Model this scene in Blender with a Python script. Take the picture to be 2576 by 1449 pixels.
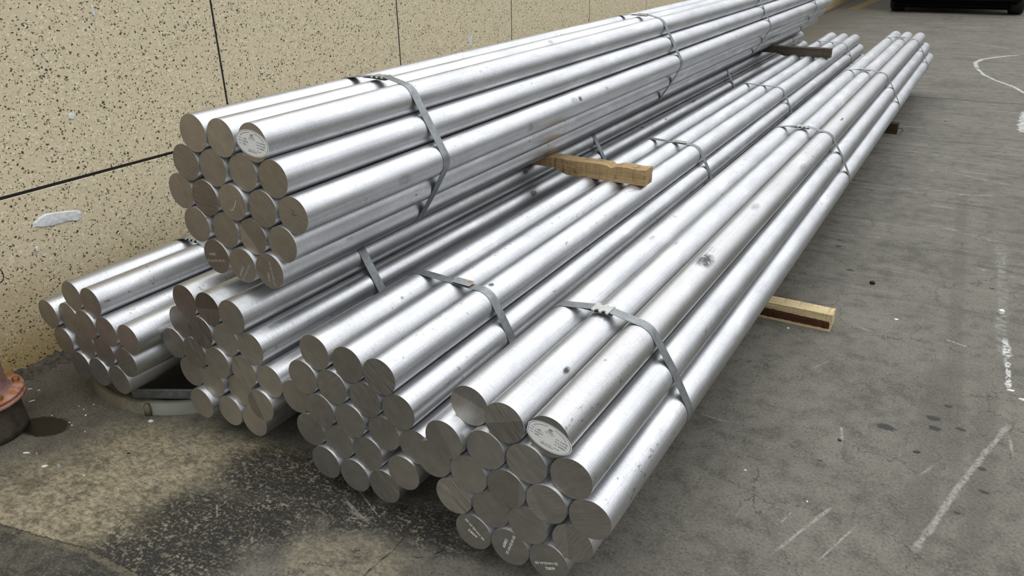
import bpy, bmesh, math, random
import numpy as np
from mathutils import Vector, Matrix
random.seed(7)
C = bpy.context.scene.collection
for o in list(bpy.data.objects): bpy.data.objects.remove(o)

# ---------------------------------------------------------------- camera
RT = Vector((0.859728, 0.510538, -0.014784)); UP = Vector((-0.201212, 0.365155, 0.908942)); FW = Vector((-0.469448, 0.778468, -0.41666))
CAM = Vector((0, 0, 1.4145)); F = 1943.76
cd = bpy.data.cameras.new('camera'); cam = bpy.data.objects.new('camera', cd); C.objects.link(cam)
cd.sensor_width = 36.0; cd.lens = F*36/2576; cd.clip_start = .02; cd.clip_end = 200
M = Matrix(((RT.x, UP.x, -FW.x, CAM.x), (RT.y, UP.y, -FW.y, CAM.y), (RT.z, UP.z, -FW.z, CAM.z), (0, 0, 0, 1)))
cam.matrix_world = M
bpy.context.scene.camera = cam
# ---------------------------------------------------------------- light: overcast sky
w = bpy.data.worlds.new('overcast_sky'); bpy.context.scene.world = w; w.use_nodes = True
nt = w.node_tree; nt.nodes.clear()
tc = nt.nodes.new('ShaderNodeTexCoord'); sx = nt.nodes.new('ShaderNodeSeparateXYZ'); nt.links.new(tc.outputs['Generated'], sx.inputs[0])
cr = nt.nodes.new('ShaderNodeValToRGB'); nt.links.new(sx.outputs[2], cr.inputs[0])
cr.color_ramp.elements[0].position = 0.0; cr.color_ramp.elements[0].color = (.07, .072, .074, 1)
cr.color_ramp.elements[1].position = 1.0; cr.color_ramp.elements[1].color = (1.0, 1.02, 1.05, 1)
e = cr.color_ramp.elements.new(.25); e.color = (.26, .268, .275, 1)
e = cr.color_ramp.elements.new(.55); e.color = (.72, .74, .765, 1)
bg = nt.nodes.new('ShaderNodeBackground'); nt.links.new(cr.outputs[0], bg.inputs[0]); bg.inputs[1].default_value = 2.55
ow = nt.nodes.new('ShaderNodeOutputWorld'); nt.links.new(bg.outputs[0], ow.inputs[0])
vs = bpy.context.scene.view_settings
vs.view_transform = 'Standard'; vs.look = 'None'; vs.exposure = 0.0; vs.gamma = 1.0; vs.use_curve_mapping = False

# ---------------------------------------------------------------- helpers
def on_floor(px, py, z=0.0):
    "the point of the horizontal plane z that the photograph shows at a pixel"
    d = FW + RT*((px-1288)/F) - UP*((py-724.5)/F)
    return CAM + d*((z-CAM.z)/d.z)
def on_wall(px, py, x=-2.75):
    d = FW + RT*((px-1288)/F) - UP*((py-724.5)/F)
    return CAM + d*((x-CAM.x)/d.x)
def mesh_from(bm, name, smooth=False):
    bmesh.ops.recalc_face_normals(bm, faces=bm.faces)
    me = bpy.data.meshes.new(name); bm.to_mesh(me); bm.free()
    if smooth:
        for p in me.polygons: p.use_smooth = True
    return me
def link(name, me, mats=None, parent=None, loc=None, mw=None):
    o = bpy.data.objects.new(name, me); C.objects.link(o)
    if mats is not None and me is not None and not me.materials:
        for m in (mats if isinstance(mats, (list, tuple)) else [mats]): me.materials.append(m)
    if parent: o.parent = parent
    if mw is not None: o.matrix_world = mw
    if loc is not None: o.location = loc
    return o
def tag(o, label, cat, group=None, kind=None):
    o['label'] = label; o['category'] = cat
    if group: o['group'] = group
    if kind: o['kind'] = kind
    return o
def struct(o, label=None):
    o['kind'] = 'structure'
    if label: o['label'] = label
    return o
def box_bm(sx, sy, sz, bevel=0.0, seg=1):
    bm = bmesh.new(); bmesh.ops.create_cube(bm, size=1)
    for v in bm.verts: v.co = Vector((v.co.x*sx, v.co.y*sy, v.co.z*sz))
    if bevel: bmesh.ops.bevel(bm, geom=bm.edges[:], offset=bevel, segments=seg, affect='EDGES')
    return bm
def lathe_bm(prof, n=48):
    bm = bmesh.new(); rings = []
    for r, z in prof:
        rings.append([bm.verts.new((r*math.cos(2*math.pi*i/n), r*math.sin(2*math.pi*i/n), z)) for i in range(n)] if r > 1e-6 else [bm.verts.new((0, 0, z))])
    for a, b in zip(rings, rings[1:]):
        for i in range(n):
            j = (i+1) % n
            if len(a) == 1 and len(b) == 1: continue
            if len(a) == 1: bm.faces.new((a[0], b[i], b[j]))
            elif len(b) == 1: bm.faces.new((a[i], a[j], b[0]))
            else: bm.faces.new((a[i], a[j], b[j], b[i]))
    return bm
def tube_bm(pts, r, n=10):
    bm = bmesh.new(); pts = [Vector(p) for p in pts]; rings = []
    for i, p in enumerate(pts):
        t = (pts[min(i+1, len(pts)-1)]-pts[max(i-1, 0)]).normalized()
        a = t.cross(Vector((.31, .2, .93))).normalized(); b = t.cross(a)
        rings.append([bm.verts.new(p+a*r*math.cos(2*math.pi*k/n)+b*r*math.sin(2*math.pi*k/n)) for k in range(n)])
    for a, b in zip(rings, rings[1:]):
        for k in range(n): bm.faces.new((a[k], a[(k+1) % n], b[(k+1) % n], b[k]))
    bm.faces.new(rings[0][::-1]); bm.faces.new(rings[-1])
    return bm

# ---------------------------------------------------------------- node builder
class NB:
    def __init__(s, name):
        s.m = bpy.data.materials.new(name); s.m.use_nodes = True; s.t = s.m.node_tree; s.t.nodes.clear()
        s.out = s.t.nodes.new('ShaderNodeOutputMaterial'); s.p = s.t.nodes.new('ShaderNodeBsdfPrincipled')
        s.t.links.new(s.p.outputs[0], s.out.inputs[0])
    def n(s, typ, **kw):
        x = s.t.nodes.new(typ)
        for k, v in kw.items(): setattr(x, k, v)
        return x
    def set(s, inp, v):
        if isinstance(v, bpy.types.NodeSocket): s.t.links.new(v, inp)
        elif isinstance(v, (tuple, list, Vector)):
            inp.default_value = tuple(v) if len(v) == len(inp.default_value) else tuple(v)+(1,)
        else: inp.default_value = v
    def math(s, op, a, b=0.0, c=0.0, clamp=False):
        x = s.n('ShaderNodeMath', operation=op, use_clamp=clamp); s.set(x.inputs[0], a); s.set(x.inputs[1], b); s.set(x.inputs[2], c); return x.outputs[0]
    def vm(s, op, a, b=(0, 0, 0), scale=None):
        x = s.n('ShaderNodeVectorMath', operation=op); s.set(x.inputs[0], a); s.set(x.inputs[1], b)
        if scale is not None: s.set(x.inputs['Scale'], scale)
        return x.outputs['Value'] if op in ('LENGTH', 'DOT_PRODUCT', 'DISTANCE') else x.outputs[0]
    def noise(s, vec, scale, detail=3, rough=.5, dist=0.0, col=False):
        x = s.n('ShaderNodeTexNoise'); s.set(x.inputs['Vector'], vec); s.set(x.inputs['Scale'], scale); s.set(x.inputs['Detail'], detail); s.set(x.inputs['Roughness'], rough); s.set(x.inputs['Distortion'], dist)
        return x.outputs[1] if col else x.outputs[0]
    def voro(s, vec, scale, rand=1.0, feature='F1'):
        x = s.n('ShaderNodeTexVoronoi', feature=feature); s.set(x.inputs['Vector'], vec); s.set(x.inputs['Scale'], scale); s.set(x.inputs['Randomness'], rand); return x.outputs
    def mr(s, v, a, b, c=0.0, d=1.0, smooth=False):
        x = s.n('ShaderNodeMapRange', interpolation_type='SMOOTHSTEP' if smooth else 'LINEAR'); s.set(x.inputs[0], v); s.set(x.inputs[1], a); s.set(x.inputs[2], b); s.set(x.inputs[3], c); s.set(x.inputs[4], d); return x.outputs[0]
    def mix(s, f, a, b):
        x = s.n('ShaderNodeMix', data_type='RGBA'); s.set(x.inputs[0], f); s.set(x.inputs[6], a); s.set(x.inputs[7], b); return x.outputs[2]
    def mapv(s, vec, scale=(1, 1, 1), rot=(0, 0, 0), loc=(0, 0, 0)):
        x = s.n('ShaderNodeMapping'); s.set(x.inputs['Vector'], vec); s.set(x.inputs['Location'], loc); s.set(x.inputs['Rotation'], rot); s.set(x.inputs['Scale'], scale); return x.outputs[0]
    def obj(s): return s.n('ShaderNodeTexCoord').outputs['Object']
    def pos(s): return s.n('ShaderNodeNewGeometry').outputs['Position']
    def attr(s, name, fac=True):
        x = s.n('ShaderNodeAttribute', attribute_type='OBJECT', attribute_name=name); return x.outputs['Fac']
    def rnd(s): return s.n('ShaderNodeObjectInfo').outputs['Random']
    def bump(s, h, dist=.001, strength=1.0, normal=None):
        x = s.n('ShaderNodeBump'); s.set(x.inputs['Height'], h); s.set(x.inputs['Distance'], dist); s.set(x.inputs['Strength'], strength)
        if normal is not None: s.set(x.inputs['Normal'], normal)
        return x.outputs[0]
    def comb(s, x, y, z):
        c = s.n('ShaderNodeCombineXYZ'); s.set(c.inputs[0], x); s.set(c.inputs[1], y); s.set(c.inputs[2], z); return c.outputs[0]
    def sep(s, v):
        c = s.n('ShaderNodeSeparateXYZ'); s.set(c.inputs[0], v); return c.outputs
    def fin(s, color=None, rough=None, metal=None, normal=None, spec=None):
        if color is not None: s.set(s.p.inputs['Base Color'], color)
        if rough is not None: s.set(s.p.inputs['Roughness'], rough)
        if metal is not None: s.set(s.p.inputs['Metallic'], metal)
        if normal is not None: s.set(s.p.inputs['Normal'], normal)
        if spec is not None: s.set(s.p.inputs['Specular IOR Level'], spec)
        return s.m
    # union of soft-edged segments and ellipses in the floor plane
    def seg(s, p, a, b, w, soft=.6):
        a = Vector((a[0], a[1], 0)); b = Vector((b[0], b[1], 0)); ba = b-a
        pa = s.vm('SUBTRACT', p, a); h = s.math('MULTIPLY', s.vm('DOT_PRODUCT', pa, ba), 1/ba.length_squared, clamp=True)
        sc = s.vm('SCALE', ba, scale=h); d = s.vm('LENGTH', s.vm('SUBTRACT', pa, sc))
        return s.mr(d, w*(1-soft), w*(1+soft), 1, 0, True)
    def ell(s, p, c, rx, ry, rot=0.0, soft=.3):
        q = s.mapv(p, loc=(0, 0, 0)); q = s.vm('SUBTRACT', p, (c[0], c[1], 0)); q = s.mapv(q, rot=(0, 0, -rot)); q = s.vm('MULTIPLY', q, (1/rx, 1/ry, 0))
        return s.mr(s.vm('LENGTH', q), 1-soft, 1+soft, 1, 0, True)
    def mx(s, *v):
        r = v[0]
        for x in v[1:]: r = s.math('MAXIMUM', r, x)
        return r

# ---------------------------------------------------------------- materials
def mat_bar():
    b = NB('mill_finish_aluminium'); o = b.obj(); r = b.rnd()
    o = b.vm('ADD', o, b.comb(b.math('MULTIPLY', r, 3.1), b.math('MULTIPLY', r, 7.7), b.math('MULTIPLY', r, 41.0)))
    hair = b.noise(b.vm('MULTIPLY', o, (55, 55, 620)), 1, 3, .6)
    hair2 = b.noise(b.vm('MULTIPLY', o, (200, 200, 330)), 1, 2, .6)
    die = b.noise(b.vm('MULTIPLY', o, (330, 330, .9)), 1, 2, .5)
    wave = b.noise(b.vm('MULTIPLY', o, (14, 14, 3)), 1, 3, .55)
    stain = b.noise(b.vm('MULTIPLY', o, (16, 16, 4.5)), 1, 5, .62)
    spots = b.noise(b.vm('MULTIPLY', o, (60, 60, 38)), 1, 4, .7)
    gate = b.noise(b.vm('MULTIPLY', o, (9, 9, 2.2)), 1, 1, .5)
    dark = b.math('MULTIPLY', b.mr(spots, .61, .68), b.mr(gate, .55, .60))
    tick = b.noise(b.vm('MULTIPLY', o, (38, 38, 240)), 1, 1, .3)
    dark2 = b.math('MULTIPLY', b.mr(tick, .72, .76), b.mr(wave, .45, .6))
    rubbed = b.mr(stain, .58, .66)
    dull = b.attr('dull')
    col = b.mix(b.mr(stain, .3, .75), (.425, .431, .44), (.595, .60, .61))
    col = b.mix(b.math('MULTIPLY', rubbed, .4), col, (.70, .69, .69))
    col = b.mix(b.math('MULTIPLY', dull, .5), col, (.43, .415, .40))
    col = b.mix(b.math('MULTIPLY', b.mr(die, .55, .68), .28), col, (.30, .30, .31))
    col = b.mix(b.math('MULTIPLY', b.mx(dark, b.math('MULTIPLY', dark2, .45)), .75), col, (.13, .12, .12))
    col = b.mix(b.math('MULTIPLY', b.mr(hair, .52, .70), .28), col, (.28, .28, .29)); col = b.mix(b.math('MULTIPLY', b.mr(hair2, .56, .72), .35), col, (.76, .76, .77))
    rough = b.math('ADD', b.mr(hair, .3, .7, .31, .48), b.mr(wave, .3, .7, -.04, .07))
    h = b.math('ADD', b.math('MULTIPLY', hair, .6), b.math('ADD', b.math('MULTIPLY', die, .5), b.math('MULTIPLY', hair2, .5)))
    n1 = b.bump(h, .00026, .9)
    n2 = b.bump(wave, .0012, .35, n1)
    return b.fin(col, rough, 1.0, n2)
def mat_cut():
    b = NB('sawn_aluminium_face'); o = b.obj(); r = b.rnd()
    ang = b.attr('saw_angle'); con = b.attr('saw_contrast'); so = b.attr('split_offset'); sa = b.attr('split_angle'); sd = b.attr('split_tone'); red = b.attr('reddish'); lum = b.attr('tone')
    q = b.mapv(o, rot=b.comb(0.0, 0.0, ang)); q2 = b.vm('ADD', q, b.comb(0.0, b.math('MULTIPLY', r, 5.0), 0.0))
    st = b.noise(b.vm('MULTIPLY', q2, (14, 460, 1)), 1, 4, .65)
    stw = b.noise(b.vm('MULTIPLY', q2, (40, 210, 1)), 1, 4, .6)
    big = b.noise(b.vm('ADD', o, b.comb(r, r, 0.0)), 28, 3, .5)
    s = b.sep(b.mapv(o, rot=b.comb(0.0, 0.0, sa)))[1]
    split = b.mr(b.math('SUBTRACT', s, so), -.0006, .0006)
    jag = b.mr(b.math('SUBTRACT', s, b.math('ADD', so, b.mr(stw, .3, .7, -.004, .004))), -.0004, .0004)
    sp = b.math('MULTIPLY', b.math('MULTIPLY', split, jag), sd)
    col = b.mix(b.mr(big, .3, .7), (.56, .54, .495), (.66, .64, .595))
    col = b.mix(b.math('MULTIPLY', b.mr(st, .38, .56, 1, 0), b.math('MULTIPLY', con, .62, 0, True)), col, (.25, .225, .195))
    col = b.mix(b.math('MULTIPLY', b.mr(st, .57, .70), b.math('MULTIPLY', con, .6, 0, True)), col, (.95, .94, .90))
    col = b.mix(red, col, (.40, .29, .26))
    x = b.n('ShaderNodeVectorMath', operation='SCALE'); b.set(x.inputs[0], col); b.set(x.inputs['Scale'], b.math('MULTIPLY', lum, b.math('ADD', 1.0, sp))); col = x.outputs[0]
    rough = b.mr(st, .3, .7, .34, .46)
    h = b.math('ADD', st, b.math('MULTIPLY', stw, .8))
    return b.fin(col, rough, .9, b.bump(h, .00022, b.math('MULTIPLY', con, .55)))
def mat_strap():
    b = NB('galvanised_strap'); o = b.obj()
    n = b.noise(o, 60, 4, .6); l = b.noise(b.vm('MULTIPLY', o, (30, 400, 30)), 1, 2)
    col = b.mix(b.mr(n, .3, .7), (.20, .215, .22), (.30, .315, .315))
    return b.fin(col, b.mr(l, .3, .7, .38, .5), .85, b.bump(n, .0005, .3))
def mat_wood(name, c1, c2, c3, axis='x', stain=.4, contrast=1.0):
    b = NB(name); o = b.obj()
    g = b.noise(b.vm('MULTIPLY', o, (6, 150, 150)), 1, 4, .6, .4)
    cross = b.noise(b.vm('MULTIPLY', o, (230, 12, 12)), 1, 3, .6)
    cut = b.noise(b.vm('MULTIPLY', o, (60, 5, 5)), 1, 2, .4)
    bl = b.noise(o, 22, 5, .65)
    col = b.mix(b.mr(g, .35, .65), c1, c2)
    col = b.mix(b.math('MULTIPLY', b.mr(cross, .56, .7), .5*contrast), col, c3)
    col = b.mix(b.math('MULTIPLY', b.mr(cut, .64, .72), .45*contrast), col, c3)
    col = b.mix(b.math('MULTIPLY', b.mr(bl, .56, .68), stain), col, tuple(v*.45 for v in c3))
    h = b.math('ADD', g, b.math('ADD', cross, b.math('MULTIPLY', cut, 1.2)))
    return b.fin(col, .85, 0.0, b.bump(h, .0012, .6), .25)
def mat_plain(name, col, rough=.6, metal=0.0, nscale=80, amp=.15, bump=.0004, spec=.5):
    b = NB(name); o = b.obj(); n = b.noise(o, nscale, 4, .6)
    c = b.mix(b.mr(n, .3, .7), tuple(v*(1-amp) for v in col), tuple(min(1, v*(1+amp)) for v in col))
    return b.fin(c, rough, metal, b.bump(n, bump, .5), spec)
def mat_wall():
    b = NB('terrazzo_panel'); p = b.pos()
    p = b.vm('ADD', p, b.vm('SCALE', b.vm('SUBTRACT', b.noise(p, 85, 2, .5, col=True), (.5, .5, .5)), scale=.018))
    pm = b.vm('MULTIPLY', p, (1, 1, 1))
    v1 = b.voro(b.vm('MULTIPLY', pm, (1, .8, 1.15)), 100); v2 = b.voro(b.vm('ADD', pm, (3.3, 1.1, 2.7)), 150); v3 = b.voro(b.vm('ADD', pm, (7.3, 5.1, 1.7)), 68)
    base = b.mix(b.noise(p, 40, 4, .6), (.56, .480, .315), (.69, .60, .415))
    c1 = b.sep(v1[1]); c2 = b.sep(v2[1]); c3 = b.sep(v3[1])
    # chips: cream, tan, dark grey, rust
    cream = b.math('MULTIPLY', b.mr(c1[0], .60, .62), b.mr(v1[0], .42, .36))
    col = b.mix(b.math('MULTIPLY', cream, .75), base, (.80, .74, .56))
    tan = b.math('MULTIPLY', b.mr(c2[1], .80, .82), b.mr(v2[0], .40, .34))
    col = b.mix(b.math('MULTIPLY', tan, .6), col, (.30, .20, .085))
    dk = b.math('MULTIPLY', b.mr(c1[1], .62, .64), b.mr(v1[0], b.math('ADD', .20, b.math('MULTIPLY', c1[2], .26)), b.math('ADD', .16, b.math('MULTIPLY', c1[2], .24))))
    dkc = b.mix(c1[0], (.13, .085, .04), (.045, .042, .036))
    col = b.mix(dk, col, dkc)
    dk2 = b.math('MULTIPLY', b.mr(c2[0], .76, .78), b.mr(v2[0], .38, .33))
    col = b.mix(dk2, col, (.075, .062, .045))
    ru = b.math('MULTIPLY', b.mr(c3[0], .82, .83), b.mr(v3[0], .30, .26))
    col = b.mix(ru, col, (.34, .17, .045))
    gry = b.math('MULTIPLY', b.mr(c3[1], .95, .955), b.mr(v3[0], .3, .26))
    col = b.mix(gry, col, (.12, .125, .11))
    # yellow-brown grime with shade painted in towards the foot of the wall, smudges
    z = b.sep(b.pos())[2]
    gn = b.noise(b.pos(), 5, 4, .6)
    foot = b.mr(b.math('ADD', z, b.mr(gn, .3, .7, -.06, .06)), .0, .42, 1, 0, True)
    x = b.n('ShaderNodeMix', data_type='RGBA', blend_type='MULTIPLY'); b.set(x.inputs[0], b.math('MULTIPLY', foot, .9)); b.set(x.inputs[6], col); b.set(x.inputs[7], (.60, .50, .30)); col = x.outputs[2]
    sm = b.math('MULTIPLY', b.mr(b.noise(b.vm('MULTIPLY', b.pos(), (1, 1.4, 4)), 6, 5, .7), .62, .72), .4)
    col = b.mix(sm, col, (.24, .215, .16))
    return b.fin(col, .5, 0.0, b.bump(b.noise(p, 160, 3, .6), .0006, .3), .35)
def mat_floor():
    b = NB('worn_concrete'); p = b.pos(); P = lambda x, y: tuple(on_floor(x, y)[:2])
    flat = b.vm('MULTIPLY', p, (1, 1, 0))
    wn = b.vm('SCALE', b.vm('SUBTRACT', b.noise(p, 7, 5, .65, col=True), (.5, .5, .5)), scale=.22)
    wf = b.vm('SCALE', b.vm('SUBTRACT', b.noise(p, 60, 3, .6, col=True), (.5, .5, .5)), scale=.018)
    warp = b.vm('ADD', b.vm('MULTIPLY', b.vm('ADD', p, wn), (1, 1, 0)), wf); fine = b.vm('MULTIPLY', b.vm('ADD', p, wf), (1, 1, 0))
    n1 = b.noise(p, 2.2, 6, .6); n2 = b.noise(p, 14, 6, .68); n3 = b.noise(p, 120, 4, .7); n4 = b.noise(p, 420, 2, .6); n5 = b.noise(b.vm('MULTIPLY', p, (1, 1.5, 1)), 44, 6, .72)
    streak = b.noise(b.mapv(p, scale=(1.6, 16, 1), rot=(0, 0, -math.radians(22))), 1, 6, .68, .6)
    col = b.mix(b.mr(n1, .32, .68), (.120, .114, .098), (.225, .214, .187))
    col = b.mix(b.math('MULTIPLY', b.mr(n2, .44, .62), .55), col, (.265, .252, .218))
    col = b.mix(b.math('MULTIPLY', b.mr(n2, .46, .34), .5), col, (.075, .069, .058))
    sep = b.sep(p); far = b.mr(sep[1], 2.4, 4.2, 0, 1, True)
    col = b.mix(b.math('MULTIPLY', b.mr(streak, .56, .74), b.math('MULTIPLY', far, .8)), col, (.34, .33, .285))
    col = b.mix(b.math('MULTIPLY', b.mr(streak, .44, .30), b.math('MULTIPLY', far, .8)), col, (.07, .067, .058))
    # pale yellowish scuffed ground on the left
    warm = b.mx(b.ell(warp, P(190, 1270), .36, .22, .4, .5), b.ell(warp, P(400, 1150), .26, .17, .3, .5), b.ell(warp, P(640, 1150), .2, .07, .3, .5), b.ell(warp, P(60, 1330), .28, .12, .3, .5), b.math('MULTIPLY', b.ell(warp, P(880, 1420), .16, .09, .2, .4), .5))
    wc = b.mix(b.mr(n5, .40, .60), (.24, .205, .135), (.60, .53, .375))
    wc = b.mix(b.math('MULTIPLY', b.mr(n2, .5, .36), .7), wc, (.10, .085, .058))
    col = b.mix(b.math('MULTIPLY', warm, .95), col, wc)
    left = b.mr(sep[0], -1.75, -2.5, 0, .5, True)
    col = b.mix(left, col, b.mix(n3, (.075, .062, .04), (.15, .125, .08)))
    # black oil stain broken by pale flecks, widened to paint in shade between bundles
    oil = b.mx(b.ell(warp, P(560, 1310), .26, .13, .5, .35), b.ell(warp, P(390, 1400), .22, .09, .4, .35), b.ell(warp, P(760, 1200), .26, .12, .3, .4), b.ell(warp, P(900, 1290), .25, .06, .3, .5), b.ell(warp, P(1060, 1330), .16, .08, .2, .5))
    fleck = b.mr(b.math('ADD', b.math('MULTIPLY', n5, .6), b.math('MULTIPLY', n3, .4)), .51, .57)
    oc = b.mix(b.math('MULTIPLY', fleck, b.mr(n2, .4, .6, .15, .9)), (.032, .031, .028), (.44, .39, .29))
    col = b.mix(b.math('MULTIPLY', oil, .93), col, oc)
    # dark asphalt patch with a pale broken rim at the lower left
    cpt = Vector(P(-60, 1950)); e1 = Vector(P(211, 1378)); rad = (e1-cpt).length
    dist = b.vm('LENGTH', b.vm('SUBTRACT', fine, (cpt.x, cpt.y, 0)))
    pts = [P(-120, 1285), P(0, 1319), P(74, 1338), P(149, 1358), P(211, 1378), P(270, 1403), P(311, 1425), P(357, 1449), P(430, 1500)]
    # distance to the curved edge: signed by the y of a polyline
    side = None
    for i in range(len(pts)-1):
        a = Vector(pts[i]); c = Vector(pts[i+1]); nrm = Vector((-(c-a).y, (c-a).x)).normalized()
        if nrm.y < 0: nrm = -nrm
        s_ = b.math('SUBTRACT', b.vm('DOT_PRODUCT', fine, (nrm.x, nrm.y, 0)), nrm.dot(a))
        side = s_ if side is None else b.math('MAXIMUM', side, s_)
    lower = b.mr(side, .001, -.001)
    rim = b.math('MULTIPLY', b.mr(side, -.022, -.014), lower); rim = b.math('MULTIPLY', rim, b.mr(b.noise(fine, 30, 3), .35, .5))
    ac = b.mix(b.mr(n2, .45, .62), (.050, .048, .042), (.12, .112, .092))
    col = b.mix(b.math('MULTIPLY', lower, .9), col, ac)
    col = b.mix(b.math('MULTIPLY', rim, .8), col, (.21, .185, .13))
    line = b.mr(b.math('ABSOLUTE', side), .0035, .0012)
    col = b.mix(b.math('MULTIPLY', line, .8), col, (.03, .027, .02))
    # damp patch beside the standpipe
    wet = b.ell(b.vm('ADD', fine, b.vm('SCALE', wn, scale=.12)), P(112, 1073), .085, .052, .25, .12)
    # yellow bay marking far behind
    ye = b.mx(b.seg(p, (-2.42, 16.95, 0), (-2.34, 19.25, 0), .10, .15), b.seg(p, (-2.35, 19.0, 0), (-2.25, 23, 0), .10, .15), b.math('MULTIPLY', b.seg(p, (-2.5, 16.80, 0), (-1.2, 16.80, 0), .05, .3), .4))
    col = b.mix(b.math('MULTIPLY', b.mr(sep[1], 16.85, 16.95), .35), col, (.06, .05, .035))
    col = b.mix(b.math('MULTIPLY', ye, .75), col, (.34, .22, .05))
    # grain and cracks
    col = b.mix(b.math('MULTIPLY', b.mr(n3, .53, .66), .42), col, (.36, .34, .285))
    col = b.mix(b.math('MULTIPLY', b.mr(n3, .46, .34), .6), col, (.045, .04, .034))
    cr_ = b.voro(b.vm('ADD', warp, (0, 0, 0)), 3.2, feature='DISTANCE_TO_EDGE')[0]
    crack = b.math('MULTIPLY', b.mr(cr_, .006, .002), b.mr(n1, .5, .56))
    col = b.mix(b.math('MULTIPLY', crack, .55), col, (.035, .032, .027))
    col = b.mix(b.math('MULTIPLY', wet, .95), col, (.016, .010, .005))
    col = b.vm('MULTIPLY', col, (.57, .557, .525))
    rough = b.math('SUBTRACT', b.mr(n2, .3, .7, .72, .9), b.math('MULTIPLY', wet, .45))
    h = b.math('ADD', b.math('ADD', b.math('MULTIPLY', n2, 1.5), n5), b.math('ADD', b.math('MULTIPLY', n3, .7), b.math('MULTIPLY', n4, .35)))
    h = b.math('SUBTRACT', h, b.math('MULTIPLY', crack, 1.5))
    return b.fin(col, rough, 0.0, b.bump(h, .0015, b.math('SUBTRACT', .75, b.math('MULTIPLY', wet, .6))), .28)
M_BAR = mat_bar(); M_CUT = mat_cut(); M_STRAP = mat_strap()
M_SEAL = mat_plain('steel_seal', (.55, .56, .54), .32, .9, 90, .12)
M_BRIGHT = mat_plain('bright_bent_steel', (.85, .86, .85), .22, 1.0, 90, .05)
M_RUST = mat_plain('rust_spot', (.32, .12, .02), .8, 0, 300, .4)
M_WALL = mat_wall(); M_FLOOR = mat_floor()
M_JOINT = mat_plain('black_joint', (.006, .006, .006), .7, 0, 50, .2)
M_GRIME = mat_plain('black_mortar_grime', (.05, .042, .028), .9, 0, 60, .75, .004)
M_WOODT = mat_wood('blond_sawn_timber', (.26, .175, .082), (.37, .26, .13), (.12, .075, .032), stain=.6)
M_WOODF = mat_wood('pale_sawn_timber', (.40, .31, .165), (.55, .45, .26), (.22, .15, .07), stain=.25)
M_WOODD = mat_wood('dark_weathered_timber', (.045, .036, .026), (.075, .060, .042), (.02, .016, .011), stain=.4)
M_WOODB = mat_wood('dark_brown_timber', (.035, .022, .013), (.05, .032, .02), (.015, .01, .006), stain=.3)
M_BARK = mat_wood('dark_bark_face', (.045, .016, .008), (.07, .026, .012), (.02, .007, .004), stain=.5)
M_WHITE = mat_plain('white_plaster', (.62, .63, .62), .8, 0, 60, .2, .002)
M_PAPER = mat_plain('white_sticker', (.66, .67, .64), .55, 0, 60, .03, .0001)
M_EDGE = mat_plain('sticker_outline', (.10, .12, .15), .6)
M_INK = mat_plain('black_ink', (.03, .03, .035), .6)
M_BLUE = mat_plain('blue_ink', (.12, .15, .24), .6)
M_PALEB = mat_plain('pale_blue_ink', (.30, .37, .42), .6)
M_RED = mat_plain('red_ink', (.45, .05, .04), .6)
M_CHALK = mat_plain('white_marking_paint', (.66, .66, .62), .7)
M_FAINT = mat_plain('faint_marking_paint', (.33, .31, .27), .7)
M_GREENCH = mat_plain('pale_green_chalk', (.42, .50, .44), .8)
M_MARK = mat_plain('dark_red_marker', (.07, .012, .006), .6)

# ---------------------------------------------------------------- floor
froot = struct(link('floor', None), 'grey worn concrete yard floor')
def slab(name, pts, z=0.0, th=.12):
    bm = bmesh.new(); top = [bm.verts.new((x, y, z)) for x, y in pts]; bot = [bm.verts.new((x, y, z-th)) for x, y in pts]
    bm.faces.new(top); bm.faces.new(bot[::-1])
    for i in range(len(pts)): j = (i+1) % len(pts); bm.faces.new((top[j], top[i], bot[i], bot[j]))
    return link(name, mesh_from(bm, name), M_FLOOR, froot)
J0, SL = 8.076, .065
slab('slab', [(-2.75, -14), (16, -14), (16, J0+SL*16-.008), (-2.75, J0-SL*2.75-.008)])
slab('slab', [(-2.75, J0-SL*2.75+.008), (16, J0+SL*16+.008), (16, 44), (-2.75, 44)])
sb = bmesh.new()
vs_ = [sb.verts.new(p) for p in ((-2.7, -13.9, -.125), (15.9, -13.9, -.125), (15.9, 43.9, -.125), (-2.7, 43.9, -.125))]; sb.faces.new(vs_)
link('subgrade', mesh_from(sb, 'subgrade'), M_JOINT, froot)

def mat_mark(name, col, lo, hi, amount, scale=60):
    "a worn mark on the concrete: it shows only where the grain has taken it"
    b = NB(name); p = b.pos(); a = b.n('ShaderNodeAttribute', attribute_type='GEOMETRY', attribute_name='fade').outputs['Fac']
    n = b.noise(p, scale, 4, .7); n2 = b.noise(p, 420, 2, .6)
    f = b.math('MULTIPLY', b.math('MULTIPLY', a, b.mr(n, lo, hi)), b.mr(n2, .3, .6, .6*amount, amount))
    b.fin(b.mix(n, tuple(v*.85 for v in col), col), .85, 0.0, None, .2)
    tr = b.n('ShaderNodeBsdfTransparent'); mx_ = b.n('ShaderNodeMixShader'); b.set(mx_.inputs[0], f); b.t.links.new(tr.outputs[0], mx_.inputs[1]); b.t.links.new(b.p.outputs[0], mx_.inputs[2]); b.t.links.new(mx_.outputs[0], b.out.inputs[0])
    return b.m
MK_SCR = mat_mark('pale_scratch', (.33, .315, .27), .30, .55, .8); MK_BAND = mat_mark('pale_scuff', (.29, .28, .245), .40, .60, .7, 26); MK_TYRE = mat_mark('dark_tyre_trace', (.085, .08, .07), .38, .70, .30, 14)
MK_CHALK = mat_mark('chalk', (.47, .47, .44), .30, .45, .9, 40); MK_PAINT = mat_mark('white_drips', (.56, .56, .53), .42, .50, .9, 55); MK_SPOT = mat_mark('dark_oil_spot', (.05, .05, .046), .15, .3, .72, 50)
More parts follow.
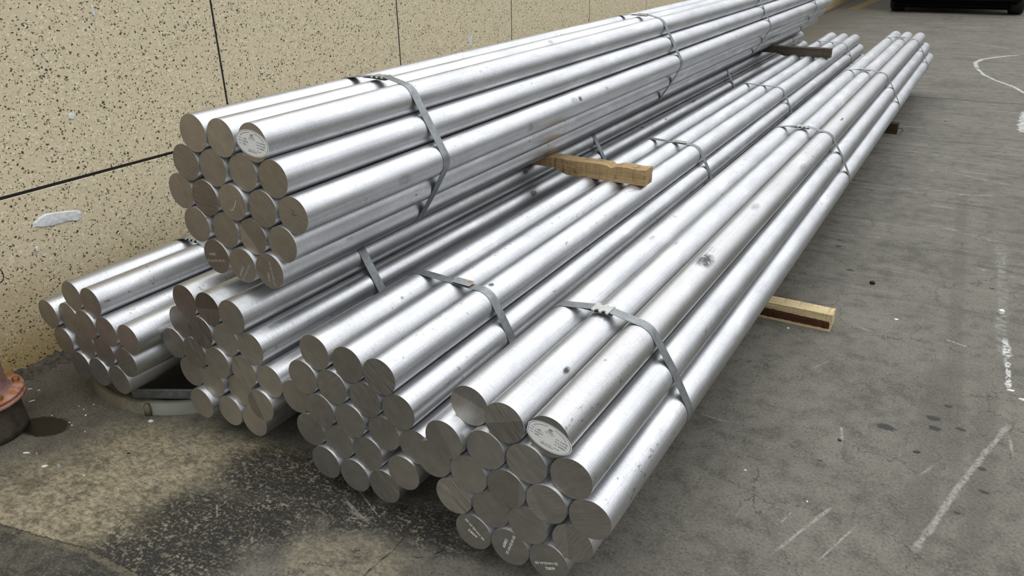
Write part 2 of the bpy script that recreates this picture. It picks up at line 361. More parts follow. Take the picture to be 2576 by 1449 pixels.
MK_CRACK = mat_mark('dark_crack', (.035, .031, .026), .38, .5, .8, 30)
ZD = [.00025]
def mark(name, pix, wdt, mat, jit=.25, label=None):
    P = [on_floor(*q) for q in pix]; rr = random.Random(int(pix[0][0]*13+pix[0][1])); Q = []
    for a, c in zip(P, P[1:]):
        n = max(2, int((c-a).length/max(.02, wdt*1.2)))
        Q += [a+(c-a)*i/n for i in range(n)]
    Q.append(P[-1]); ZD[0] += .00002; z = ZD[0]; bm = bmesh.new(); fl = bm.verts.layers.float.new('fade'); prev = None
    for i, p in enumerate(Q):
        t = (Q[min(i+1, len(Q)-1)]-Q[max(i-1, 0)]); t.z = 0; t.normalize(); nn = Vector((-t.y, t.x, 0)); e_ = min(1, i/2, (len(Q)-1-i)/2) if len(Q) > 4 else 1
        w_ = wdt*rr.uniform(1-jit, 1+jit); off = nn*wdt*rr.uniform(-jit, jit)*.5; cur = []
        for k, fa in ((-1, 0), (-.45, 1), (.45, 1), (1, 0)):
            v = bm.verts.new((p.x+off.x+nn.x*w_*k, p.y+off.y+nn.y*w_*k, z)); v[fl] = fa*e_; cur.append(v)
        if prev:
            for j in range(3): bm.faces.new((prev[j], cur[j], cur[j+1], prev[j+1]))
        prev = cur
    return link(name, mesh_from(bm, name), mat, froot)
for pl_, wd in (([(2370, 900), (2330, 1150), (2290, 1449)], .045), ([(2490, 960), (2470, 1200), (2440, 1449)], .04), ([(2420, 480), (2405, 800), (2395, 1200)], .035)): mark('tyre_mark', pl_, wd, MK_TYRE)
for a, c, wd in [((1942, 1393), (2102, 1268), .006), ((1757, 1040), (1844, 1067), .006), ((2050, 1418), (2160, 1318), .004), ((2116, 1075), (2119, 1108), .006), ((2537, 1090), (2549, 1150), .005), ((2310, 1200), (2352, 1168), .006),
          ((1965, 1315), (1990, 1290), .003), ((430, 1092), (500, 1150), .003), ((25, 1248), (100, 1283), .003), ((870, 1275), (925, 1320), .004), ((545, 1270), (547, 1300), .003), ((2145, 815), (2200, 840), .006), ((2380, 855), (2430, 872), .008), ((2040, 930), (2090, 905), .004), ((900, 1230), (960, 1310), .003)]: mark('scratch', [a, c], wd, MK_SCR)
mark('crack', [(1045, 1330), (1020, 1352), (985, 1388), (955, 1412), (930, 1435), (905, 1460)], .0022, MK_CRACK, .9); mark('crack', [(1165, 1388), (1120, 1383), (1085, 1398), (1050, 1404), (1020, 1400)], .0018, MK_CRACK, .9)
mark('scratch', [(862, 1248), (880, 1270), (905, 1296), (940, 1324)], .006, MK_SCR); mark('scratch', [(866, 1300), (890, 1304), (912, 1308)], .004, MK_SCR); mark('scratch', [(440, 1095), (470, 1120), (485, 1145)], .005, MK_SCR); mark('scratch', [(420, 1130), (450, 1118), (480, 1110)], .004, MK_SCR)
mark('scratch', [(2541, 1065), (2470, 1150), (2400, 1240), (2350, 1320), (2291, 1393)], .011, MK_SCR)
for pl_, wd in (([(2300, 428), (2360, 430), (2410, 438), (2490, 456), (2560, 470)], .030), ([(2240, 475), (2330, 476), (2400, 485)], .022), ([(2310, 568), (2370, 572), (2440, 590), (2530, 615)], .026), ([(2100, 590), (2230, 600)], .018), ([(2340, 487), (2450, 492), (2540, 492)], .020), ([(2430, 670), (2500, 685), (2575, 705)], .018), ([(2515, 610), (2521, 700), (2518, 900)], .028), ([(2250, 384), (2290, 380), (2420, 402)], .03), ([(2200, 330), (2260, 345)], .03), ([(2150, 470), (2250, 480)], .02)): mark('scuff', pl_, wd, MK_BAND)
mark('chalk_line', [(2569, 139.5), (2540, 140.4), (2500, 145), (2469.5, 149.7), (2453, 158), (2457.5, 171.8)], .030, MK_CHALK, .15)
mark('chalk_line', [(2457.5, 171.8), (2475, 188.5), (2506.5, 203.3), (2551, 219), (2576, 234), (2640, 262)], .022, MK_CHALK, .3)
mark('chalk_line', [(2423, 107), (2480, 114), (2543, 123)], .02, MK_SCR)
mark('paint_drip', [(2529, 850), (2531, 880), (2532, 905)], .016, MK_PAINT, .5); mark('paint_drip', [(2531, 900), (2535, 945), (2538, 985)], .010, MK_PAINT, .6); mark('paint_drip', [(2576, 280), (2572, 310), (2570, 335)], .03, MK_PAINT, .5)
for (x, y), r_ in [((2348, 1052), .025), ((2352, 1078), .022), ((2417, 1080), .016), ((2470, 1180), .014), ((2475, 1238), .014), ((2408, 1291), .010), ((2385, 1022), .014), ((2112, 604), .014), ((2110, 620), .016), ((2140, 680), .02), ((2230, 1075), .03), ((1860, 850), .02)]:
    c = on_floor(x, y); ZD[0] += .00002; bm = bmesh.new(); fl = bm.verts.layers.float.new('fade'); rr = random.Random(int(x*y)); m0 = bm.verts.new((c.x, c.y, ZD[0])); m0[fl] = 1; r1 = []; r2 = []
    for i in range(16):
        t = 2*math.pi*i/16; k = rr.uniform(.75, 1.1)
        for lst_, q, fa in ((r1, .75, 1), (r2, 1.1, 0)):
            v = bm.verts.new((c.x+r_*k*q*math.cos(t), c.y+r_*.62*k*q*math.sin(t), ZD[0])); v[fl] = fa; lst_.append(v)
    for i in range(16): j = (i+1) % 16; bm.faces.new((m0, r1[i], r1[j])); bm.faces.new((r1[i], r2[i], r2[j], r1[j]))
    link('oil_spot', mesh_from(bm, 'oil_spot'), MK_SPOT, froot)

# ---------------------------------------------------------------- wall
wroot = struct(link('wall_left', mesh_from(box_bm(.3, 36, 3.0), 'wall_left'), M_JOINT, loc=(-2.903, 10, 1.50)), 'yellowish terrazzo panel wall with black joints')
prow = [(.0, .6265), (.6375, 1.816), (1.827, 3.005)]
pm = {}
for ri, (z0, z1) in enumerate(prow):
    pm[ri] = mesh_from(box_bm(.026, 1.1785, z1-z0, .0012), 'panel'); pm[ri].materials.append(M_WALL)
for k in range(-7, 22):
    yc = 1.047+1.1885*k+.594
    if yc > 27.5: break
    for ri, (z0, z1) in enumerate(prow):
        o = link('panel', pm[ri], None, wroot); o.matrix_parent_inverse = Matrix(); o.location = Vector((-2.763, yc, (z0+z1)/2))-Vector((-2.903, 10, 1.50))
# rough black mortar along the foot of the wall
bm = bmesh.new(); prev = None; rr = random.Random(3)
y = -6.0
while y < 24:
    a = .018+.02*rr.random(); h = .012+.022*rr.random()
    cur = [bm.verts.new((-2.751, y, h+.012*rr.random())), bm.verts.new((-2.751+a*.55, y, h*.8*rr.uniform(.5, 1.2))), bm.verts.new((-2.751+a*1.5, y, .004+.006*rr.random())), bm.verts.new((-2.751+a*2.3, y, -.002))]
    if prev:
        for i in range(3): bm.faces.new((prev[i], cur[i], cur[i+1], prev[i+1]))
    prev = cur; y += .016 if y < 4 else .06
struct(link('trim_1', mesh_from(bm, 'trim_1', True), M_GRIME), 'black crumbling mortar strip at the foot of the wall')

def blob(name, pts, th, mat, origin, ax, ay, nrm):
    "flat irregular patch with real thickness on a surface"
    bm = bmesh.new(); n = len(pts)
    base = [bm.verts.new(origin+ax*x+ay*y) for x, y in pts]
    cx = sum(p[0] for p in pts)/n; cy = sum(p[1] for p in pts)/n
    top = [bm.verts.new(origin+ax*(cx+(x-cx)*.86)+ay*(cy+(y-cy)*.86)+nrm*th*random.uniform(.8, 1.1)) for x, y in pts]
    c = bm.verts.new(origin+ax*cx+ay*cy+nrm*th*1.1)
    for i in range(n):
        j = (i+1) % n; bm.faces.new((base[i], base[j], top[j], top[i])); bm.faces.new((top[i], top[j], c))
    bm.faces.new(base[::-1])
    me = mesh_from(bm, name); ctr = origin+ax*cx+ay*cy; me.transform(Matrix.Translation(-ctr))
    return link(name, me, mat, loc=ctr)
def wallblob(name, pix, th, mat):
    P = [on_wall(*q) for q in pix]; o = Vector((-2.75, 0, 0))
    return blob(name, [(p.y, p.z) for p in P], th, mat, o, Vector((0, 1, 0)), Vector((0, 0, 1)), Vector((1, 0, 0)))
tag(wallblob('plaster_smear', [(83, 572), (82, 563), (95, 548), (112, 538), (138, 534), (165, 531), (196, 528), (206, 535), (206, 548), (200, 555), (172, 556), (150, 563), (128, 569), (100, 573)], .004, M_WHITE), 'long white plaster smear on the wall left of the raised bundle', 'plaster')
tag(wallblob('plaster_chip', [(171, 287), (180, 284), (189, 290), (186, 299), (178, 301), (173, 296)], .003, M_WHITE), 'small white plaster chip on the upper left wall panel', 'plaster')
tag(wallblob('plaster_chip', [(229, 15), (233, 14), (234, 24), (240, 34), (238, 42), (232, 38), (230, 26)], .003, M_WHITE), 'thin white plaster fleck near the top of the left wall panel', 'plaster')
tag(wallblob('plaster_chip', [(89, 624), (94, 618), (99, 624), (98, 632), (92, 633)], .003, M_WHITE), 'small white plaster dot below the long smear on the wall', 'plaster')
tag(wallblob('plaster_chip', [(1177, 86), (1180, 94), (1182, 101), (1184, 90), (1185, 78), (1188, 88), (1186, 108), (1184, 119), (1181, 116), (1179, 102)], .003, M_WHITE), 'V-shaped white plaster mark on the wall above the raised bundle', 'plaster')

# ---------------------------------------------------------------- bars
R = .05; L = 7.0864
BUN = {
 'A': ((-2.252, 1.167, 0.142), (-0.009553, 0.999953, -0.001789), [[-0.0701, 0.2586, 0.0067], [0.0363, 0.2615, 0.0009], [-0.2213, 0.1646, -0.0034], [-0.1214, 0.1726, 0.0058], [-0.0146, 0.1753, -0.0049], [0.0922, 0.1784, -0.005], [0.1924, 0.1753, -0.0017], [-0.1814, 0.0727, 0.0016], [-0.0659, 0.0892, 0.0053], [0.0392, 0.0909, 0.0012], [0.1508, 0.0841, -0.0016], [-0.1122, 0.0004, -0.0012], [-0.0121, 0.0048, -0.0022], [0.0881, 0.0036, -0.0015]]),
 'B': ((-1.745, 1.236, 0.122), (-0.001513, 0.999995, -0.002775), [[-0.1002, 0.3466, -0.0015], [0.0017, 0.3468, -0.0045], [0.1034, 0.348, -0.0088], [-0.1541, 0.2621, 0.009], [-0.0491, 0.2605, -0.0062], [0.0512, 0.2598, -0.002], [0.1514, 0.2584, -0.0031], [-0.2072, 0.1772, 0.006], [-0.1029, 0.176, -0.003], [0.001, 0.1731, -0.0069], [0.1035, 0.1704, -0.0014], [0.2052, 0.168, -0.0005], [-0.1561, 0.091, 0.0108], [-0.0523, 0.0883, 0.0022], [0.0519, 0.0846, 0.0146], [0.1597, 0.0787, -0.0074], [-0.1065, 0.004, -0.0111], [-0.002, 0.0001, 0.0071], [0.1012, -0.0026, 0.0067]]),
 'C': ((-1.23, 1.221, 0.097), (-0.002471, 0.999997, 0.000559), [[-0.0987, 0.3519, -0.0019], [0.0115, 0.3473, -0.0018], [0.114, 0.3432, -0.0031], [-0.15, 0.2659, -0.0053], [-0.0498, 0.2646, -0.0039], [0.0556, 0.2573, 0.0011], [0.1623, 0.2554, -0.0001], [-0.2034, 0.1812, 0.0083], [-0.1033, 0.1772, -0.0051], [-0.0031, 0.1761, -0.0023], [0.1034, 0.1693, 0.0051], [0.2033, 0.1622, 0.005], [-0.1616, 0.0902, 0.0054], [-0.0567, 0.0886, 0.0022], [0.0435, 0.0875, 0.0023], [0.1615, 0.0712, -0.0009], [-0.1112, 0.0037, -0.0029], [-0.0088, -0.0015, -0.0021], [0.0914, -0.0004, 0.0002]]),
 'D': ((-0.729, 1.175, 0.117), (0.007137, 0.999968, 0.003715), [[-0.1025, 0.3492, 0.0133], [-0.0024, 0.3481, -0.0039], [0.1021, 0.3459, 0.0022], [-0.1532, 0.2628, -0.023], [-0.0528, 0.2604, -0.0053], [0.0503, 0.2601, -0.0025], [0.1571, 0.26, 0.002], [-0.2041, 0.1765, -0.0017], [-0.1028, 0.1728, -0.0032], [-0.0008, 0.1739, -0.0041], [0.1012, 0.1737, -0.005], [0.2035, 0.1712, 0.0013], [-0.1529, 0.086, 0.0016], [-0.0527, 0.0848, 0.0066], [0.0501, 0.0876, 0.0006], [0.1603, 0.0808, 0.0079], [-0.1028, -0.0029, 0.0049], [0.0011, 0.0002, 0.0019], [0.1014, -0.0003, 0.0065]]),
 'T': ((-1.626, 1.286, 0.61), (-0.004392, 0.99999, -0.000578), [[-0.1026, 0.348, -0.0052], [-0.0015, 0.3459, -0.0031], [0.106, 0.3447, 0.0034], [-0.1562, 0.2634, -0.004], [-0.0538, 0.2605, -0.0015], [0.0513, 0.2608, 0.0047], [0.1556, 0.2577, 0.0069], [-0.2052, 0.176, 0.0011], [-0.1028, 0.1731, -0.005], [-0.0007, 0.1751, -0.0026], [0.1029, 0.1719, 0.004], [0.2085, 0.1701, 0.0068], [-0.1564, 0.0885, -0.0061], [-0.0513, 0.0871, 0.0012], [0.0488, 0.0853, 0.0046], [0.1579, 0.0838, 0.0043], [-0.1045, 0.0015, -0.0015], [0.0017, -0.0031, -0.0048], [0.1022, 0.0005, -0.003]])}
BNAME = {'A': 'the low bundle against the wall', 'B': 'the shaded bundle under the raised one', 'C': 'the bundle between shaded and foreground ones', 'D': 'the foreground right bundle', 'T': 'the raised top bundle'}
ROWS = {19: [3, 4, 5, 4, 3], 14: [2, 5, 4, 3]}
RNAME = {19: ['top row', 'second row', 'middle row', 'fourth row', 'bottom row'], 14: ['top row', 'second row', 'third row', 'bottom row']}
PN = {2: ['left', 'right'], 3: ['left', 'middle', 'right'], 4: ['leftmost', 'second', 'third', 'rightmost'], 5: ['leftmost', 'second', 'third', 'fourth', 'rightmost']}
def frame(k):
    d = Vector(BUN[k][1]).normalized(); u = Vector((d.y, -d.x, 0)).normalized(); w_ = u.cross(d); return Vector(BUN[k][0]), d, u, w_
# one body mesh and one cut-face mesh shared by every bar; local x right, y up, z towards the camera end (the bar runs along -z)
NS = 72
def ring(bm, r, z): return [bm.verts.new((r*math.cos(2*math.pi*i/NS), r*math.sin(2*math.pi*i/NS), z)) for i in range(NS)]
bm = bmesh.new()
rings = [ring(bm, R-.0001, 0), ring(bm, R, -.00015), ring(bm, R, -L+.0015), ring(bm, R-.0015, -L)]
for a, b in zip(rings, rings[1:]):
    for i in range(NS): bm.faces.new((a[i], a[(i+1) % NS], b[(i+1) % NS], b[i]))
bm.faces.new(rings[-1])
bar_me = mesh_from(bm, 'round_bar'); bar_me.materials.append(M_BAR)
for p in bar_me.polygons: p.use_smooth = len(p.vertices) == 4
try: bar_me.set_sharp_from_angle(angle=math.radians(35))
except Exception: pass
bm = bmesh.new(); bm.faces.new(ring(bm, R-.0001, 0)); cut_me = mesh_from(bm, 'cut_face'); cut_me.materials.append(M_CUT)
if cut_me.polygons[0].normal.z < 0: cut_me.flip_normals()
# per-bar look: angle of saw marks (deg), contrast, split (angle, offset, tone), reddish, tone
LOOK = {('A', 1): dict(sa=70, so=.012, st=-.0), ('A', 2): dict(ang=100, con=.2),
 ('B', 0): dict(ang=160, con=.8, red=.45, tone=.72), ('B', 1): dict(ang=100, con=.95, red=.35, tone=.8, sa=10, so=.0, st=-.35), ('B', 3): dict(ang=150, con=.3, tone=.75, red=.2), ('B', 4): dict(ang=112, con=1.3, tone=.72),
 ('B', 6): dict(ang=118, con=.9, tone=1.12), ('B', 8): dict(ang=125, con=1.0, tone=.85), ('B', 10): dict(ang=128, con=.8, tone=1.1), ('B', 7): dict(ang=100, con=.7, tone=.85), ('B', 15): dict(ang=110, con=.5, sa=110, so=.012, st=-.3),
 ('C', 2): dict(ang=140, con=1.0, tone=1.05), ('C', 5): dict(ang=140, con=.7, tone=1.0), ('C', 18): dict(ang=135, con=.8), ('C', 1): dict(ang=45, con=.15, tone=.85), ('C', 0): dict(con=.15),
 ('D', 0): dict(ang=60, con=.25, sa=-14, so=.012, st=-.28, tone=1.35), ('D', 1): dict(ang=128, con=.9, sa=22, so=.002, st=.35, tone=.9), ('D', 3): dict(ang=118, con=.25, sa=118, so=-.004, st=-.15), ('D', 5): dict(ang=140, con=.7, tone=1.15), ('D', 12): dict(ang=140, con=1.3, tone=1.35),
 ('D', 10): dict(ang=30, con=.4, sa=118, so=.018, st=.15), ('D', 15): dict(ang=60, con=.5, sa=95, so=.012, st=.2), ('D', 9): dict(sa=88, so=-.033, st=-.2), ('D', 13): dict(ang=30, con=.2), ('D', 6): dict(ang=45, con=.35),
 ('T', 0): dict(ang=100, con=.35, red=.35, tone=1.15), ('T', 1): dict(ang=130, con=.7, tone=1.1, red=.15), ('T', 3): dict(ang=160, con=.9, red=.2, tone=.85), ('T', 4): dict(ang=140, con=.6, tone=.9), ('T', 5): dict(ang=160, con=.6), ('T', 6): dict(ang=140, con=.6),
 ('T', 7): dict(ang=110, con=.8, red=.2), ('T', 8): dict(ang=170, con=.9, red=.35, tone=.75), ('T', 9): dict(ang=112, con=.7, red=.12, tone=1.05), ('T', 10): dict(ang=135, con=.7), ('T', 11): dict(ang=160, con=.5, tone=1.05), ('T', 14): dict(ang=130, con=.3, sa=128, so=.012, st=.45, tone=.85),
 ('T', 16): dict(ang=20, con=.4, red=.3, tone=.8), ('T', 17): dict(ang=125, con=.5, red=.1, tone=1.05), ('T', 18): dict(ang=150, con=.7)}
SPECIAL = {('T', 2): 'bar with oval sticker, right end of top row, ', ('D', 2): 'bar with oval sticker, right end of top row, ', ('T', 9): 'bar with green chalk tick, centre of ', ('T', 11): 'bar marked Z, far right of ',
 ('D', 12): 'bar with bright striped end, leftmost of fourth row, '}
bars = {}
for k, (O, d, lst) in BUN.items():
    O, d, u, w_ = frame(k); rows = ROWS[len(lst)]; names = RNAME[len(lst)]; idx = 0
    for ri, n in enumerate(rows):
        for ci in range(n):
            a, b_, s = lst[idx]; P = O+u*a+w_*b_+d*s
            mw = Matrix(((u.x, w_.x, -d.x, P.x), (u.y, w_.y, -d.y, P.y), (u.z, w_.z, -d.z, P.z), (0, 0, 0, 1)))
            o = link('round_bar', bar_me, None, mw=mw)
            if (k, idx) in SPECIAL: lab = SPECIAL[(k, idx)]+BNAME[k]
            else: lab = 'aluminium bar, %s of %s in %s' % (PN[n][ci], names[ri], BNAME[k])
            tag(o, lab, 'metal bar', 'round aluminium bars in '+BNAME[k])
            rr = random.Random(hash((ord(k), idx)) & 0xffff)
            o['dull'] = {('D', 2): .9, ('C', 2): .2}.get((k, idx), rr.uniform(0, .25))
            f = link('cut_face', cut_me, None, o)
            lk = LOOK.get((k, idx), {})
            base = {'T': .62, 'A': .68, 'B': .72, 'C': .68, 'D': .66}[k]
            f['saw_angle'] = -math.radians(lk.get('ang', rr.uniform(20, 160))); f['saw_contrast'] = lk.get('con', rr.uniform(.08, .42))
            f['split_angle'] = -math.radians(lk.get('sa', 0)); f['split_offset'] = float(lk.get('so', 1.0)); f['split_tone'] = float(lk.get('st', 0.0))
            f['reddish'] = float(lk.get('red', {'T': .12, 'B': .06, 'A': .0}.get(k, 0.0))); f['tone'] = base*lk.get('tone', rr.uniform(.92, 1.08))
            bars[(k, idx)] = o; idx += 1

bpy.context.view_layer.update()
def mat_barmark(name, col, amount):
    b = NB(name); p = b.pos(); a = b.n('ShaderNodeAttribute', attribute_type='GEOMETRY', attribute_name='fade').outputs['Fac']
    n = b.noise(p, 70, 5, .7); f = b.math('MULTIPLY', b.math('MULTIPLY', a, b.mr(n, .30, .56)), amount)
    b.fin(col, .55, .3); tr = b.n('ShaderNodeBsdfTransparent'); mx_ = b.n('ShaderNodeMixShader'); b.set(mx_.inputs[0], f); b.t.links.new(tr.outputs[0], mx_.inputs[1]); b.t.links.new(b.p.outputs[0], mx_.inputs[2]); b.t.links.new(mx_.outputs[0], b.out.inputs[0])
    return b.m
MB_DARK = mat_barmark('dark_scuff', (.05, .048, .046), .85); MB_FAINT = mat_barmark('grey_scuff', (.22, .22, .22), .32)
def bar_mark(px, py, ln_, wd_, mat):
    d0 = (FW+RT*((px-1288)/F)-UP*((py-724.5)/F)).normalized(); best = None
    for key, o in bars.items():
        m = o.matrix_world.inverted(); c = m @ CAM; v = (m.to_3x3() @ d0); A_ = v.x**2+v.y**2; B_ = 2*(c.x*v.x+c.y*v.y); C_ = c.x**2+c.y**2-R*R; D_ = B_*B_-4*A_*C_
        if D_ <= 0: continue
        t = (-B_-math.sqrt(D_))/(2*A_); h = c+v*t
        if -L < h.z < 0 and t > 0 and (best is None or t < best[0]): best = (t, o, h)
    if not best: return
    t, o, h = best; th = math.atan2(h.y, h.x); bm = bmesh.new(); fl = bm.verts.layers.float.new('fade'); nu, nv = 10, 6; g = []; rr = random.Random(int(px))
    for i in range(nu+1):
        row = []
        for j in range(nv+1):
            u_, v_ = i/nu*2-1, j/nv*2-1; a_ = th+wd_/2/R*v_*(1+.1*rr.random()); z_ = h.z+ln_/2*u_
            q = bm.verts.new(((R+.0003)*math.cos(a_), (R+.0003)*math.sin(a_), z_)); q[fl] = max(0, 1-(u_*u_+v_*v_)**1.5); row.append(q)
        g.append(row)
    for i in range(nu):
        for j in range(nv): bm.faces.new((g[i][j], g[i][j+1], g[i+1][j+1], g[i+1][j]))
    link('scuff_mark', mesh_from(bm, 'scuff_mark', True), mat, o)
for q_ in [(1775, 655, .11, .050, MB_DARK), (1765, 640, .20, .07, MB_FAINT), (1460, 248, .035, .022, MB_DARK), (1445, 252, .06, .03, MB_FAINT), (1342, 486, .06, .026, MB_DARK), (1322, 433, .05, .022, MB_DARK), (1020, 452, .07, .036, MB_FAINT), (1047, 490, .012, .006, MB_DARK), (1236, 716, .025, .016, MB_DARK),
           (1745, 255, .09, .010, MB_DARK), (1675, 300, .06, .008, MB_DARK), (1615, 320, .03, .026, MB_DARK), (1775, 262, .05, .007, MB_DARK), (1852, 92, .04, .02, MB_FAINT), (1995, 187, .03, .012, MB_DARK), (2118, 300, .08, .010, MB_DARK), (1640, 598, .05, .014, MB_FAINT), (1700, 612, .04, .014, MB_FAINT),
           (1697, 545, .03, .018, MB_FAINT), (1462, 790, .03, .030, MB_FAINT), (1425, 932, .035, .016, MB_DARK), (1335, 320, .05, .035, MB_FAINT), (1527, 222, .03, .02, MB_FAINT), (880, 600, .03, .012, MB_FAINT), (1480, 630, .04, .006, MB_DARK), (1550, 545, .05, .012, MB_FAINT), (1990, 150, .03, .02, MB_FAINT), (2200, 135, .03, .02, MB_FAINT), (1385, 105, .05, .03, MB_FAINT), (1120, 900, .05, .02, MB_FAINT), (1900, 520, .09, .03, MB_FAINT), (2020, 420, .12, .03, MB_FAINT)]: bar_mark(*q_)

# ---------------------------------------------------------------- writing on the cut faces
DG = bpy.context.evaluated_depsgraph_get
def text_mesh(body, size, mat, spacing=1.0, bold=0.0):
    cu = bpy.data.curves.new('text', 'FONT'); cu.body = body; cu.size = size; cu.align_x = 'LEFT'; cu.align_y = 'CENTER'; cu.space_character = spacing; cu.offset = bold; cu.resolution_u = 3
    t = bpy.data.objects.new('text_tmp', cu); C.objects.link(t); bpy.context.view_layer.update()
    me = bpy.data.meshes.new_from_object(t.evaluated_get(DG())); bpy.data.objects.remove(t); bpy.data.curves.remove(cu)
    me.materials.clear(); me.materials.append(mat); return me
def put_text(name, parent, body, p0, p1, mat, h=None, z=.0003, bold=0.0, label=None):
    "text whose first character starts at p0 and last ends at p1 (face coordinates)"
    p0 = Vector(p0); p1 = Vector(p1); me = text_mesh(body, .01, mat, 1.0, bold)
    xs = [v.co.x for v in me.vertices]; ys = [v.co.y for v in me.vertices]; wd = max(xs)-min(xs); ln = (p1-p0).length
    sx = ln/wd; sy = sx if h is None else h/(max(ys)-min(ys)); a = math.atan2((p1-p0).y, (p1-p0).x)
    me.transform(Matrix.Rotation(a, 4, 'Z') @ Matrix.Diagonal((sx, sy, 1, 1)) @ Matrix.Translation((-min(xs), -(min(ys)+max(ys))/2, 0)))
    o = link(name, me, None, parent); o.location = (p0.x, p0.y, z)
    if label: o['label'] = label
    return o
LONG_D = '25-164-02-01-03'; LONG_T = '25-164-01-03-01'
def ext(p, q, f0=.06):
    p = Vector(p); q = Vector(q); e_ = (q-p)*f0; return p-e_, q+e_
for key, s6, l6, long_, m in (
    (('D', 16), ((.0087, -.0117), (-.0117, .0000)), ((.0294, -.0117), (-.0186, .0287)), LONG_D, M_CHALK),
    (('D', 17), ((-.0157, -.0055), (-.008, .0185)), ((-.0075, -.0223), (.0134, .0378)), LONG_D, M_CHALK),
    (('D', 18), ((.015, -.0127), (-.0051, -.0211)), ((.0229, .0052), (-.0323, -.0173)), LONG_D, M_CHALK),
    (('T', 16), ((-.0278, .0035), (-.0026, .0072)), ((-.042, -.0196), (.0286, -.0064)), LONG_T, M_FAINT),
    (('T', 17), ((-.015, -.0291), (.001, -.0043)), ((-.0079, -.0434), (.028, .0067)), LONG_T, M_FAINT),
    (('T', 18), ((-.0066, -.028), (-.0062, -.0068)), ((.0121, -.0374), (.0053, .0259)), LONG_T, M_FAINT)):
    a, b_ = ext(*s6, .1); put_text('printed_number', bars[key], '6082', a, b_, m, h=.0078, bold=.0002)
    a, b_ = ext(*l6, .03); put_text('printed_number', bars[key], long_, a, b_, m, h=.0072, bold=.0002)
def stroke(name, parent, pts, wdt, mat, label=None, z=.0003):
    bm = bmesh.new(); pts = [Vector((x, y, z)) for x, y in pts]; prev = None
    for i, p in enumerate(pts):
        t = (pts[min(i+1, len(pts)-1)]-pts[max(i-1, 0)]).normalized(); nn = Vector((-t.y, t.x, 0))*wdt/2*(1.0 if 0 < i < len(pts)-1 else .6)
        cur = (bm.verts.new(p+nn), bm.verts.new(p-nn))
        if prev: bm.faces.new((prev[0], prev[1], cur[1], cur[0]))
        prev = cur
    o = link(name, mesh_from(bm, name), mat, parent)
    for p in o.data.polygons:
        if p.normal.z < 0: o.data.flip_normals(); break
    if label: o['label'] = label
    return o
stroke('chalk_tick', bars[('T', 9)], [(-.0126, -.0168), (-.0105, -.0215), (-.0068, -.0235), (.001, -.0185), (.0085, -.008), (.0135, .001), (.0176, .0096)], .0019, M_GREENCH, 'pale green chalk tick')
stroke('marker_letter', bars[('T', 11)], [(-.0055, .0125), (.0, .0150), (.0060, .0140), (.001, .0070), (-.0040, .0014), (.004, .0022), (.0127, .0036)], .0013, M_MARK, 'dark red letter Z')

